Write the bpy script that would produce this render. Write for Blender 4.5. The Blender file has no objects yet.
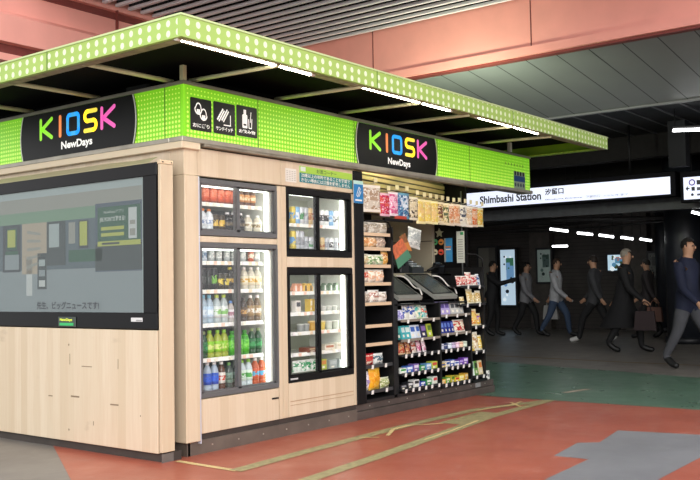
import bpy, math, random
import numpy as np
from mathutils import Vector, Matrix
random.seed(7)
sc = bpy.context.scene
COL = sc.collection
PI = math.pi
# ------------------------------------------------------------------ camera model (measured from the photograph's vanishing points)
VR = np.array([1053., 273.]); VL = np.array([-860., 305.]); PP = np.array([350., 240.])
F = math.sqrt(-np.dot(VR-PP, VL-PP))
rx = np.array([*(VR-PP), F]); rx /= np.linalg.norm(rx)
ry = np.array([*(VL-PP), F]); ry /= np.linalg.norm(ry)
rz = np.cross(rx, ry)
R = np.stack([rx, ry, rz], 1)
def ray(x, y): return R.T @ np.array([x-PP[0], y-PP[1], F])
_d = ray(186, 457.5); CAM = -_d*(1.19/-_d[2])
def at(ax, v, x, y):
    d = ray(x, y); t = (v-CAM[ax])/d[ax]; return CAM + d*t
def PX(x, y, v=0.): return at(0, v, x, y)
def PY(x, y, v=0.): return at(1, v, x, y)
def PZ(x, y, v=0.): return at(2, v, x, y)
cd = bpy.data.cameras.new('camera'); cam = bpy.data.objects.new('camera', cd); COL.objects.link(cam)
M = Matrix.Identity(4)
for i in range(3):
    M[i][0] = R[0][i]; M[i][1] = -R[1][i]; M[i][2] = -R[2][i]; M[i][3] = CAM[i]
cam.matrix_world = M
cd.sensor_width = 36; cd.lens = F/700*36; cd.clip_end = 200
sc.camera = cam

# ------------------------------------------------------------------ materials
def lin(h):
    if isinstance(h, str):
        h = h.lstrip('#'); h = [int(h[i:i+2], 16)/255 for i in (0, 2, 4)]
    return tuple(c/12.92 if c <= .04045 else ((c+.055)/1.055)**2.4 for c in h) + (1,)
MC = {}
def mat(h, rough=.5, metal=0., emit=0., noise=0., nscale=8., spec=.5, bump=0., trans=0., ehex=None):
    key = (h, rough, metal, emit, noise, nscale, spec, bump, trans, ehex)
    if key in MC: return MC[key]
    m = bpy.data.materials.new('mat_'+str(len(MC))); m.use_nodes = True
    nt = m.node_tree; b = nt.nodes['Principled BSDF']
    c = lin(h)
    b.inputs['Base Color'].default_value = c
    b.inputs['Roughness'].default_value = rough
    b.inputs['Metallic'].default_value = metal
    b.inputs['Specular IOR Level'].default_value = spec
    b.inputs['Transmission Weight'].default_value = trans
    if emit:
        b.inputs['Emission Color'].default_value = lin(ehex) if ehex else c
        b.inputs['Emission Strength'].default_value = emit
    if noise or bump:
        g = nt.nodes.new('ShaderNodeNewGeometry'); n = nt.nodes.new('ShaderNodeTexNoise')
        n.inputs['Scale'].default_value = nscale; n.inputs['Detail'].default_value = 5
        nt.links.new(g.outputs['Position'], n.inputs['Vector'])
        if noise:
            mr = nt.nodes.new('ShaderNodeMapRange')
            mr.inputs['From Min'].default_value = .3; mr.inputs['From Max'].default_value = .7
            mr.inputs['To Min'].default_value = 1-noise; mr.inputs['To Max'].default_value = 1+noise
            hs = nt.nodes.new('ShaderNodeHueSaturation'); hs.inputs['Color'].default_value = c
            nt.links.new(n.outputs['Fac'], mr.inputs['Value']); nt.links.new(mr.outputs['Result'], hs.inputs['Value'])
            nt.links.new(hs.outputs['Color'], b.inputs['Base Color'])
        if bump:
            bp = nt.nodes.new('ShaderNodeBump'); bp.inputs['Strength'].default_value = bump; bp.inputs['Distance'].default_value = .01
            nt.links.new(n.outputs['Fac'], bp.inputs['Height']); nt.links.new(bp.outputs['Normal'], b.inputs['Normal'])
    MC[key] = m
    return m
def dummy(): pass
class NT:
    """small node-tree writer"""
    def __init__(s, name):
        s.m = bpy.data.materials.new(name); s.m.use_nodes = True; s.t = s.m.node_tree; s.b = s.t.nodes['Principled BSDF']
    def n(s, typ, **kw):
        o = s.t.nodes.new(typ)
        for k, v in kw.items():
            setattr(o, k, v)
        return o
    def l(s, a, b): s.t.links.new(a, b)
    def math(s, op, a, b=None, c=None):
        o = s.n('ShaderNodeMath', operation=op)
        for i, v in enumerate((a, b, c)):
            if v is None: continue
            if isinstance(v, (int, float)): o.inputs[i].default_value = v
            else: s.l(v, o.inputs[i])
        return o.outputs[0]
    def mix(s, f, a, b):
        o = s.n('ShaderNodeMix', data_type='RGBA')
        for sock, v in ((o.inputs['Factor'], f), (o.inputs[6], a), (o.inputs[7], b)):
            if isinstance(v, (int, float)): sock.default_value = v
            elif isinstance(v, tuple): sock.default_value = v
            else: s.l(v, sock)
        return o.outputs[2]
    def pos(s):
        g = s.n('ShaderNodeNewGeometry'); x = s.n('ShaderNodeSeparateXYZ'); s.l(g.outputs['Position'], x.inputs[0])
        return g.outputs['Position'], x.outputs[0], x.outputs[1], x.outputs[2]
    def noise(s, vec, scale, detail=4, sx=1, sy=1, sz=1):
        mp = s.n('ShaderNodeMapping'); mp.inputs['Scale'].default_value = (sx, sy, sz); s.l(vec, mp.inputs[0])
        o = s.n('ShaderNodeTexNoise'); o.inputs['Scale'].default_value = scale; o.inputs['Detail'].default_value = detail
        s.l(mp.outputs[0], o.inputs['Vector']); return o.outputs['Fac']
    def ramp(s, f, lo, hi):
        o = s.n('ShaderNodeMapRange'); o.inputs['From Min'].default_value = lo; o.inputs['From Max'].default_value = hi
        s.l(f, o.inputs['Value']); return o.outputs['Result']

def wood_mat(axis):                       # pale vertical veneer strips
    w = NT('pale_wood_'+axis); p, x, y, z = w.pos(); a = {'x': x, 'y': y}[axis]
    strip = w.math('FLOOR', w.math('DIVIDE', a, .085))
    wn = w.n('ShaderNodeTexWhiteNoise', noise_dimensions='1D'); w.l(strip, wn.inputs['W'])
    g = w.noise(p, 6, 5, 9, 9, .5)
    c = w.mix(wn.outputs['Value'], lin('#d3c0a3'), lin('#dfceb4'))
    c = w.mix(w.math('MULTIPLY', w.ramp(g, .42, .72), .4), c, lin('#cfb595'))
    s1 = w.noise(p, 2.3, 6, 1, 1, 2.2)
    c = w.mix(w.math('MULTIPLY', w.ramp(s1, .68, .74), .25), c, lin('#a08a6e'))
    w.l(c, w.b.inputs['Base Color']); w.b.inputs['Roughness'].default_value = .45
    return w.m
WOODX, WOODY = wood_mat('x'), wood_mat('y')

def dots_mat(name, axis, base, dot, px, pz, z0, r0, r1, ex=1., emit=0., grad=None):
    """printed dot pattern: cells px by pz, dot radius from r0 (top) to r1 (bottom)"""
    w = NT(name); p, x, y, z = w.pos(); a = {'x': x, 'y': y}[axis]
    zz = w.math('SUBTRACT', z, z0)
    u = w.math('SUBTRACT', w.math('FRACT', w.math('DIVIDE', w.math('ADD', a, 20.), px)), .5)
    v = w.math('SUBTRACT', w.math('FRACT', w.math('DIVIDE', zz, pz)), .5)
    u = w.math('MULTIPLY', u, px); v = w.math('MULTIPLY', v, pz/ex)
    d = w.math('SQRT', w.math('ADD', w.math('MULTIPLY', u, u), w.math('MULTIPLY', v, v)))
    if r0 == r1: r = r0
    else:
        mr = w.n('ShaderNodeMapRange'); mr.inputs['From Min'].default_value = 0; mr.inputs['From Max'].default_value = .37
        mr.inputs['To Min'].default_value = r1; mr.inputs['To Max'].default_value = r0; w.l(zz, mr.inputs['Value']); r = mr.outputs['Result']
    f = w.math('LESS_THAN', d, r)
    n = w.noise(p, 3, 4)
    b2 = tuple(c*.86 for c in lin(base)[:3])+(1,)
    c = w.mix(n, lin(base), b2)
    c = w.mix(f, c, lin(dot))
    w.l(c, w.b.inputs['Base Color']); w.b.inputs['Roughness'].default_value = .35
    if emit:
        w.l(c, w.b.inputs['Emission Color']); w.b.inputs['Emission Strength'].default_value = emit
    return w.m
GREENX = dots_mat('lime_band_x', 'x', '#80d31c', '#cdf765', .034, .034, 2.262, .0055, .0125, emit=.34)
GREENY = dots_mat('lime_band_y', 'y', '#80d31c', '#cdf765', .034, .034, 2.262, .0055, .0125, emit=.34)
FASX = dots_mat('canopy_dots_x', 'x', '#aacb68', '#e2f0cc', .085, .062, 2.672, .018, .018, 1.15)
FASY = dots_mat('canopy_dots_y', 'y', '#aacb68', '#e2f0cc', .085, .062, 2.672, .018, .018, 1.15)

def glass_mat(name, tint=(1, 1, 1), refl=.04, rough=.02):
    m = bpy.data.materials.new(name); m.use_nodes = True; t = m.node_tree; t.nodes.remove(t.nodes['Principled BSDF'])
    tr = t.nodes.new('ShaderNodeBsdfTransparent'); tr.inputs[0].default_value = (*tint, 1)
    gl = t.nodes.new('ShaderNodeBsdfGlossy'); gl.inputs['Roughness'].default_value = rough
    mx = t.nodes.new('ShaderNodeMixShader'); mx.inputs[0].default_value = refl
    t.links.new(tr.outputs[0], mx.inputs[1]); t.links.new(gl.outputs[0], mx.inputs[2])
    t.links.new(mx.outputs[0], t.nodes['Material Output'].inputs[0]); return m
GLASS = glass_mat('door_glass')

BLACK = mat('#09090b', .5, spec=.25); SATIN = mat('#15161a', .35); DARK = mat('#1c1d20', .6, noise=.2)
STEEL = mat('#b9b6ac', .35, .8, noise=.1); WHITE = mat('#f0efe8', .4); CREAM = mat('#e9dfc8', .5)
GREYFR = mat('#68696a', .45, .2); TUBE = mat('#fff6e4', .4, emit=30.); TUBEW = mat('#ffffff', .4, emit=9.)
WTEXT = mat('#f4f4ee', .4, emit=.35)

def pack_mat(c1, c2, c3, scale=22):
    key = ('pack', c1, c2, c3, scale)
    if key in MC: return MC[key]
    w = NT('pack_%d' % len(MC)); p, x, y, z = w.pos()
    n1 = w.ramp(w.noise(p, scale, 3), .52, .56); n2 = w.ramp(w.noise(p, scale*1.9, 2, 1, 1, 1.5), .56, .6)
    c = w.mix(n1, lin(c1), lin(c2)); c = w.mix(n2, c, lin(c3)); w.l(c, w.b.inputs['Base Color']); w.b.inputs['Roughness'].default_value = .25
    bp = w.n('ShaderNodeBump'); bp.inputs['Strength'].default_value = .6; bp.inputs['Distance'].default_value = .01
    w.l(w.noise(p, 40, 2), bp.inputs['Height']); w.l(bp.outputs['Normal'], w.b.inputs['Normal'])
    MC[key] = w.m; return w.m
# ------------------------------------------------------------------ mesh builder
ORG = {}
class MB:
    def __init__(s): s.v = []; s.f = []; s.mi = []; s.sm = []
    def add(s, vs, fs, mi=0, smooth=False):
        b = len(s.v); s.v += [tuple(v) for v in vs]
        for f in fs: s.f.append([i+b for i in f]); s.mi.append(mi); s.sm.append(smooth)
        return s
    def box(s, a, b, mi=0, bev=0.):
        x0, x1 = sorted((a[0], b[0])); y0, y1 = sorted((a[1], b[1])); z0, z1 = sorted((a[2], b[2]))
        if bev and min(x1-x0, y1-y0, z1-z0) > 2.2*bev:
            vs = []; e = bev
            import itertools
            # 24 vertex chamfer box
            idx = {}
            for X, Y, Z in itertools.product((0, 1), repeat=3):
                cx, cy, cz = (x0, x1)[X], (y0, y1)[Y], (z0, z1)[Z]
                dx, dy, dz = (1-2*X)*e, (1-2*Y)*e, (1-2*Z)*e
                idx[X, Y, Z, 'x'] = len(vs); vs.append((cx, cy+dy, cz+dz))
                idx[X, Y, Z, 'y'] = len(vs); vs.append((cx+dx, cy, cz+dz))
                idx[X, Y, Z, 'z'] = len(vs); vs.append((cx+dx, cy+dy, cz))
            fs = []
            q = ((0, 0), (1, 0), (1, 1), (0, 1))
            for k in (0, 1):
                fs.append([idx[k, a_, b_, 'x'] for a_, b_ in q]); fs.append([idx[a_, k, b_, 'y'] for a_, b_ in q]); fs.append([idx[a_, b_, k, 'z'] for a_, b_ in q])
            for a_, b_ in q:
                fs.append([idx[0, a_, b_, 'y'], idx[1, a_, b_, 'y'], idx[1, a_, b_, 'z'], idx[0, a_, b_, 'z']])
                fs.append([idx[a_, 0, b_, 'x'], idx[a_, 1, b_, 'x'], idx[a_, 1, b_, 'z'], idx[a_, 0, b_, 'z']])
                fs.append([idx[a_, b_, 0, 'x'], idx[a_, b_, 1, 'x'], idx[a_, b_, 1, 'y'], idx[a_, b_, 0, 'y']])
            for X, Y, Z in itertools.product((0, 1), repeat=3): fs.append([idx[X, Y, Z, c] for c in 'xyz'])
            return s.add(vs, fs, mi)
        vs = [(x0, y0, z0), (x1, y0, z0), (x1, y1, z0), (x0, y1, z0), (x0, y0, z1), (x1, y0, z1), (x1, y1, z1), (x0, y1, z1)]
        return s.add(vs, [(0, 3, 2, 1), (4, 5, 6, 7), (0, 1, 5, 4), (1, 2, 6, 5), (2, 3, 7, 6), (3, 0, 4, 7)], mi)
    def quad(s, pts, mi=0): return s.add(pts, [list(range(len(pts)))], mi)
    def slab(s, pts, d, mi=0):            # polygon pts extruded by vector d
        n = len(pts); top = [tuple(np.array(p)+np.array(d)) for p in pts]
        return s.add(list(pts)+top, [list(range(n)), [n+i for i in reversed(range(n))]]+[[i, (i+1) % n, n+(i+1) % n, n+i] for i in range(n)], mi)
    def lathe(s, prof, c=(0, 0, 0), n=20, mi=0, mis=None, sq=0., smooth=True):
        vs = []; k = len(prof)
        for r, z in prof:
            for j in range(n):
                a = 2*PI*j/n; rr = r
                if sq: rr = r*(1+sq*(abs(math.sin(2*a))**1.5))
                vs.append((c[0]+rr*math.cos(a), c[1]+rr*math.sin(a), c[2]+z))
        for i in range(k-1):
            s.add([], [], 0)
        b = len(s.v); s.v += vs
        for i in range(k-1):
            for j in range(n):
                j2 = (j+1) % n
                s.f.append([b+i*n+j, b+i*n+j2, b+(i+1)*n+j2, b+(i+1)*n+j]); s.mi.append(mis[i] if mis else mi); s.sm.append(smooth)
        s.f.append([b+j for j in reversed(range(n))]); s.mi.append(mis[0] if mis else mi); s.sm.append(False)
        s.f.append([b+(k-1)*n+j for j in range(n)]); s.mi.append(mis[-1] if mis else mi); s.sm.append(False)
        return s
    def tube(s, pts, r, n=8, mi=0):
        pts = [Vector(p) for p in pts]; rs = r if isinstance(r, (list, tuple)) else [r]*len(pts)
        b = len(s.v); k = len(pts); up0 = None
        for i, p in enumerate(pts):
            t = (pts[min(i+1, k-1)]-pts[max(i-1, 0)]).normalized()
            if up0 is None: up0 = Vector((0, 0, 1)) if abs(t.z) < .9 else Vector((1, 0, 0))
            a = t.cross(up0).normalized(); c = a.cross(t).normalized(); up0 = c
            for j in range(n):
                an = 2*PI*j/n; q = p+(a*math.cos(an)+c*math.sin(an))*rs[i]; s.v.append(tuple(q))
        for i in range(k-1):
            for j in range(n):
                j2 = (j+1) % n
                s.f.append([b+i*n+j, b+i*n+j2, b+(i+1)*n+j2, b+(i+1)*n+j]); s.mi.append(mi); s.sm.append(True)
        s.f.append([b+j for j in reversed(range(n))]); s.mi.append(mi); s.sm.append(False)
        s.f.append([b+(k-1)*n+j for j in range(n)]); s.mi.append(mi); s.sm.append(False)
        return s
    def build(s, name, mats, parent=None, rot=None):
        if not isinstance(mats, (list, tuple)): mats = [mats]
        me = bpy.data.meshes.new(name); o3 = ORG.get(parent.name, (0, 0, 0)) if parent else (0, 0, 0)
        vs = [(v[0]-o3[0], v[1]-o3[1], v[2]-o3[2]) for v in s.v]
        me.from_pydata(vs, [], s.f)
        for m in mats: me.materials.append(m)
        me.polygons.foreach_set('material_index', s.mi); me.polygons.foreach_set('use_smooth', s.sm)
        me.update()
        import bmesh
        bm = bmesh.new(); bm.from_mesh(me); bmesh.ops.recalc_face_normals(bm, faces=bm.faces); bm.to_mesh(me); bm.free()
        o = bpy.data.objects.new(name, me); COL.objects.link(o)
        if parent: o.parent = parent; ORG[o.name] = o3
        return o
LABELS = []   # (object, description, place)
def tag(o, label, cat, group=None):
    o['label'] = label; o['category'] = cat
    if group: o['group'] = group
    return o
def thing(name, label, cat, loc=(0, 0, 0), group=None):
    o = bpy.data.objects.new(name, None); COL.objects.link(o); o.location = loc; o.empty_display_size = .1
    ORG[o.name] = tuple(loc); tag(o, label, cat, group); return o
def struct(o): o['kind'] = 'structure'; return o
def copy_tree(o, parent=None):
    c = o.copy(); COL.objects.link(c); c.parent = parent
    for ch in list(o.children): copy_tree(ch, c)
    return c
def bx(name, a, b, m, parent=None, bev=0.): return MB().box(a, b, 0, bev).build(name, m, parent)
def textmesh(body, w, h, o, u, v, m, name, parent, bold=0., depth=.0015, keep=False, shear=0.):
    """text fitted to w x h metres; o = lower-left corner, u / v = unit directions"""
    cu = bpy.data.curves.new('t', 'FONT'); cu.body = body; cu.size = 1; cu.offset = bold; cu.resolution_u = 3; cu.shear = shear
    ob = bpy.data.objects.new('t', cu); COL.objects.link(ob); bpy.context.view_layer.update()
    me = bpy.data.meshes.new_from_object(ob.evaluated_get(bpy.context.evaluated_depsgraph_get()))
    bpy.data.objects.remove(ob); bpy.data.curves.remove(cu)
    P = np.array([x.co[:] for x in me.vertices])
    fs = [list(p.vertices) for p in me.polygons]; bpy.data.meshes.remove(me)
    if len(P) == 0: return None
    mn = P.min(0); mx = P.max(0); sx = w/(mx[0]-mn[0]); sy = h/(mx[1]-mn[1])
    if keep: sx = sy = min(sx, sy)
    u = np.array(u, float); v = np.array(v, float); n = np.cross(u, v); o = np.array(o, float)
    b = MB(); b.add([o+u*(p[0]-mn[0])*sx+v*(p[1]-mn[1])*sy+n*depth for p in P], fs)
    r = MB(); r.v = b.v; r.f = b.f; r.mi = b.mi; r.sm = b.sm
    return r.build(name, m, parent)

class Sheet:
    """flat graphics on a board: local (a, b) metres along u, v; k = layer"""
    def __init__(s, o, u, v):
        s.o = np.array(o, float); s.u = np.array(u, float); s.v = np.array(v, float); s.n = np.cross(s.u, s.v); s.b = MB()
    def p(s, a, b, k=1): return tuple(s.o+s.u*a+s.v*b+s.n*(.0006*k))
    def rect(s, a0, b0, a1, b1, mi, k=1, r=0.):
        if r:
            pts = []
            for cx, cy, st in ((a1-r, b1-r, 0), (a0+r, b1-r, 1), (a0+r, b0+r, 2), (a1-r, b0+r, 3)):
                for j in range(5): t = (st+j/4)*PI/2; pts.append((cx+r*math.cos(t), cy+r*math.sin(t)))
            return s.poly(pts, mi, k)
        return s.poly([(a0, b0), (a1, b0), (a1, b1), (a0, b1)], mi, k)
    def poly(s, pts, mi, k=1): s.b.quad([s.p(a, b, k) for a, b in pts], mi); return s
    def disc(s, a, b, r, mi, k=1, ry=None, n=20):
        return s.poly([(a+r*math.cos(2*PI*i/n), b+(ry or r)*math.sin(2*PI*i/n)) for i in range(n)], mi, k)
    def line(s, pts, w, mi, k=1, closed=False):
        if closed: pts = pts+[pts[0]]
        for (a, b), (c, d) in zip(pts, pts[1:]):
            L = math.hypot(c-a, d-b) or 1e-6; nx, ny = -(d-b)/L*w/2, (c-a)/L*w/2; t = math.atan2(d-b, c-a)
            q = [(c+w/2*math.cos(t-PI/2+PI*i/6), d+w/2*math.sin(t-PI/2+PI*i/6)) for i in range(7)]
            q += [(a+w/2*math.cos(t+PI/2+PI*i/6), b+w/2*math.sin(t+PI/2+PI*i/6)) for i in range(7)]
            s.poly(q, mi, k)
        return s

# ------------------------------------------------------------------ setting: floor
floor = MB()
def fl(pts, k, mi): floor.quad([(p[0], p[1], .0012*k) for p in pts], mi)
def fp(*px): return [tuple(PZ(*p)[:2]) for p in px]
fl([(-14, -14), (26, -14), (26, 18), (-14, 18)], 0, 0)
a1 = fp((60, 459), (71, 480)); dv = np.array(a1[1])-np.array(a1[0])
red_l = [tuple(np.array(a1[0])-dv*1.6), a1[0], a1[1], tuple(np.array(a1[1])+dv*9)]
fl([red_l[0], red_l[1], red_l[2], red_l[3], (-4, -12), (4.25, -12), (4.12, 0.4), (4.12, 1.4)], 1, 1)
fl([(4.12, 1.4), (4.1, -.24), (4.15, -2.3), (4.25, -12), (5.2, -12), (6.95, -1.4), (7.85, 1.7), (9.4, 7.5), (4.12, 7.5)], 1, 2)
fl(fp((554, 456), (588.5, 459.6), (544.5, 480))+[(-.6, -3.6), (.2, -4.2)]+fp((658, 480), (700, 458)) + [(3.1, -3.9)]+fp((700, 435), (618, 430.6), (599.5, 442.6), (577.5, 443)), 2, 3)
SK = [0]
def strip(pts, w, mi, k=3):
    for p, q in zip(pts, pts[1:]):
        p, q = np.array(p), np.array(q); d = (q-p)/np.linalg.norm(q-p); n = np.array([-d[1], d[0]])*w/2
        SK[0] += 1; fl([p-n-d*.01, q-n+d*.01, q+n+d*.01, p+n-d*.01], k+SK[0]*.04, mi)
strip(fp((178, 461.6), (236, 471)), .05, 4)
strip(fp((236, 471), (300, 453.5), (365, 436.5), (410, 425), (475, 410), (550, 400.5)), .11, 5)
strip(fp((306, 481), (372, 459), (420, 442), (490, 417), (550, 400.5)), .11, 5)
strip(fp((388, 436), (393, 430), (408, 426), (442, 424)), .035, 4, 4)
strip(fp((425, 440), (452, 431), (478, 421)), .022, 4, 4)
strip(fp((478, 411), (500, 407), (514, 405), (521, 402)), .03, 4, 4)
strip(fp((511, 403), (520, 407)), .035, 4, 4)
strip(fp((360, 438), (378, 438)), .03, 4, 4)
strip([(p[0], p[1]) for p in fp((452, 424), (492, 413))], .25, 5, 2)
strip(fp((565, 393), (588, 389.5)), .09, 6, 3)
strip([(8.3, -8), (8.6, 0.), (9.4, 7)], .12, 7, 1)
def floor_mat(name, c1, c2, c3, rough=.38, s=1.3, worn=(.62, .78), wf=.5):
    w = NT(name); p, x, y, z = w.pos()
    c = w.mix(w.ramp(w.noise(p, s, 6), .35, .65), lin(c1), lin(c2))
    c = w.mix(w.math('MULTIPLY', w.ramp(w.noise(p, s*2.3, 8, 1, 1.6, 1), *worn), wf), c, lin(c3))
    w.l(c, w.b.inputs['Base Color'])
    r = w.n('ShaderNodeMapRange'); r.inputs['To Min'].default_value = rough-.1; r.inputs['To Max'].default_value = rough+.2
    w.l(w.noise(p, 4, 6), r.inputs['Value']); w.l(r.outputs['Result'], w.b.inputs['Roughness'])
    bp = w.n('ShaderNodeBump'); bp.inputs['Strength'].default_value = .12; bp.inputs['Distance'].default_value = .01
    w.l(w.noise(p, 45, 3), bp.inputs['Height']); w.l(bp.outputs['Normal'], w.b.inputs['Normal'])
    return w.m
FM = [floor_mat('floor_asphalt', '#77726c', '#86817a', '#a39d94'), floor_mat('floor_red', '#a55643', '#b2624d', '#c49586', .3),
      floor_mat('floor_green', '#567461', '#60806b', '#8fa596', .27), floor_mat('floor_grey', '#78797d', '#85868a', '#9c9d9f', .42),
      mat('#dcc38a', .5, noise=.15), mat('#a0966c', .5, noise=.25, nscale=20), mat('#b7a999', .5, noise=.3, nscale=20), mat('#7d6a44', .5, noise=.3)]
struct(floor.build('floor', FM))

# ------------------------------------------------------------------ setting: overhead steel, louvres and dark ceilings
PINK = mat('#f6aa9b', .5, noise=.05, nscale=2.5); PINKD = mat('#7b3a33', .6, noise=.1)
XB = 6.0
ypt = [PX(x, y, XB) for x, y in ((305, 43), (530, 0), (400, 75), (700, 32))]
ZT, ZBm = 4.78, 4.05                                   # deep steel beam running across the view
b = MB(); b.box((XB, -9, ZBm), (XB+.12, 5.2, ZT+.1)); b.box((XB-.03, -9, ZBm-.02), (XB+.13, 5.2, ZBm+.085)); b.box((XB-.0, -9, ZT+.02), (XB+.12, 5.2, ZT+.12))
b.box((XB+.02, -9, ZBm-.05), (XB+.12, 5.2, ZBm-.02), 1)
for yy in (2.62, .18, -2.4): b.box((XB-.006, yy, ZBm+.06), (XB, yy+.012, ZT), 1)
struct(b.build('trim_1', [PINK, PINKD]))
YB = 4.5                                               # beam running away on the left
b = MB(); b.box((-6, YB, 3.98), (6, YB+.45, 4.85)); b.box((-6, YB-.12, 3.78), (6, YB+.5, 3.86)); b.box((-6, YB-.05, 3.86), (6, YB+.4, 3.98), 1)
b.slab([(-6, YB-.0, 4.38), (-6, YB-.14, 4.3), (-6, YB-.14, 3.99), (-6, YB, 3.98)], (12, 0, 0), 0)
b.box((-6, YB-.1, 4.70), (6, YB+.3, 4.85)); b.box((-6, YB-.03, 4.62), (6, YB, 4.7), 1); b.box((2.9, YB-.145, 4.0), (2.912, YB-.1, 4.7), 1)  # dark strip below the top flange paints in the shadow of the groove
struct(b.build('trim_2', [PINK, PINKD]))
b = MB()                                               # louvres overhead: white lipped black blades
x = 1.5
while x < 5.93:
    b.box((x, -3.2, 4.785), (x+.018, 4.38, 4.96), 0); b.box((x-.02, -3.2, 4.745), (x+.028, 4.38, 4.78), 1); x += .2
b.box((1.9, -3.2, 5.1), (6.4, 4.6, 5.14), 0)
for yy in (-2, .2, 2.4): b.box((1.9, yy, 5.02), (6, yy+.05, 5.09), 0)
struct(b.build('ceiling', [mat('#0c0c0e', .8), mat('#f4f4f6', .4)]))
# sloping panelled soffit behind the beam, then the low dark ceiling
def panel_mat(name, col, px, line='#0a0b0c', axis='y', lw=.03, noise=.25):
    w = NT(name); p, x, y, z = w.pos(); a = {'x': x, 'y': y}[axis]
    f = w.math('FRACT', w.math('DIVIDE', w.math('ADD', a, 40.), px))
    m = w.math('LESS_THAN', f, lw)
    c0 = lin(col); c1 = tuple(v*(1-noise) for v in c0[:3])+(1,)
    c = w.mix(w.noise(p, 1.2, 4), c0, c1); c = w.mix(m, c, lin(line))
    w.l(c, w.b.inputs['Base Color']); w.b.inputs['Roughness'].default_value = .45; return w.m
def slope(xx): return 4.06-.165*(xx-6.4)
b = MB(); b.slab([(6.13, -9, 4.0), (8.6, -9, 3.70), (8.6, 9, 3.70), (6.13, 9, 4.0)], (0, 0, .06))
struct(b.build('ceiling', panel_mat('soffit_panels', '#8b8f8c', .42, lw=.035)))
b = MB(); b.box((8.6, -9, 3.70), (22, 14, 3.78)); b.box((8.57, -9, 3.675), (8.64, 9, 3.72), 1)
for i in range(46): b.box((8.64, -8+i*.4, 3.685), (20, -7.96+i*.4, 3.7), 2)
for xx, zb in ((11.2, 3.3), (13.5, 3.2), (16.2, 3.15)): b.box((xx, -9, zb), (xx+.28, 14, 3.7), 3)
struct(b.build('ceiling', [mat('#26282b', .7, noise=.2, spec=.2), mat('#77797a', .5), mat('#4b4d50', .5), mat('#1a1817', .7, noise=.2, spec=.2)]))
# far walls
WX = 17.0
b = MB(); b.box((WX, -9, 0), (WX+.2, 14, 3.7), 0)
for i in range(40): b.box((WX-.012, -9, .02+i*.092), (WX, 14, .028+i*.092), 1)
for yy in (7.45, 5.05, 2.6): b.box((WX-.25, yy, 0), (WX, yy+.55, 3.7), 2)
struct(b.build('wall_back', [mat('#3a3532', .6, noise=.25, nscale=2), mat('#1d1a18', .7), mat('#4b4641', .6, noise=.2)]))
struct(MB().box((8.6, -4.2, 0), (22, -4, 3.9)).build('wall_right_sky_block', mat('#26262a', .7, noise=.2)))  # added out of view to keep sky light off the background passage
struct(MB().box((1, 9, 0), (22, 9.2, 4.0)).build('wall_left', mat('#242226', .7, noise=.2)))

# ------------------------------------------------------------------ the kiosk
K = thing('kiosk', 'pale wood station kiosk with lime green sign band and flat dotted canopy', 'kiosk', (2.4, 1.4, 0))
ZW = 2.2                                               # top of the wood
SC = {}
def panel(x0, x1, z0, z1): bx('wall_panel', (x0+.002, 0, z0+.002), (x1-.002, .045, z1-.002), WOODX, K, .003)
panel(.126, 1.04, 1.995, ZW); panel(1.04, 1.995, 1.995, ZW)
panel(.126, .985, 1.515, 1.563); panel(.126, .146, .142, 1.99); panel(.99, 1.04, .14, 1.99); panel(1.04, 1.10, .14, 1.99); panel(1.966, 1.995, .14, 1.99)
panel(1.10, 1.966, 1.338, 1.426); panel(.147, .985, .14, .388); panel(1.10, 1.966, .14, .412)
MB().box((1.12, -.003, .262), (1.95, .0, .268)).box((1.12, -.003, .232), (1.95, 0, .236)).build('groove', mat('#b99a7c', .6), K)
bx('ventilation_slot', (.9, -.004, .305), (.975, .0, .318), BLACK, K)
# corner pillar, proud of the wall, and the left flank
bx('corner_pillar', (-.02, -.03, .1), (.115, .12, 1.99), WOODX, K, .004)
bx('corner_pillar', (-.016, -.02, 1.992), (.112, .12, ZW), WOODX, K, .003)
bx('corner_guard', (.116, -.026, .08), (.126, .0, 1.99), mat('#d8dcea', .35, .4), K)
bx('side_wall', (-.018, .122, .1), (.06, 3.0, ZW), WOODY, K, .003)
bx('side_wall', (.2, 2.96, 0), (4.3, 3.0, 2.6), WOODX, K)
PL = mat('#6a6057', .45, .2, noise=.2, nscale=5); PLD = mat('#3c342f', .6, noise=.2)
b = MB(); b.box((.02, .0, 0), (2.0, .04, .1), 0); b.box((.02, .012, .1), (2.0, .04, .14), 1); b.box((.012, .0, 0), (.04, 3.0, .1), 0)
for i in range(7): b.lathe([(.006, 0), (.004, .003)], (0, 0, 0), 8, 2) if False else b.box((.25+i*.27, -.003, .05), (.262+i*.27, .0, .06), 2)
b.build('plinth', [PL, PLD, STEEL], K)
b = MB(); b.box((2.0, .0, 0), (4.5, 1.5, .075), 0, .004); b.box((2.0, .015, .077), (4.5, 1.5, .138), 0, .004)
for i in range(8): b.box((2.2+i*.3, .01, .105), (2.212+i*.3, .015, .115), 1)
b.build('plinth', [mat('#4e4540', .5, noise=.25, nscale=6), STEEL], K)
bx('door_post', (2.0, -.01, .14), (2.125, .1, ZW), BLACK, K, .004)
bx('door_post', (1.996, 0, .14), (2.0, .03, 1.99), mat('#d8c3ab', .5), K)
# soffit trim below the band
bx('cornice', (-.06, -.05, 2.175), (.12, 3.0, 2.225), mat('#e3d2b4', .5), K, .004)
TR = MB().box((-.05, -.045, 2.226), (5.46, .1, 2.262), 0, .004).box((-.05, .1, 2.226), (.1, 3.0, 2.262), 0, .004)
TR.box((.16, -.05, 2.205), (4.42, .02, 2.226), 1, .003)
TR.build('soffit_trim', [mat('#a8a396', .4, .5, noise=.15), mat('#8e8778', .4, .4, noise=.3)], K)
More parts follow.
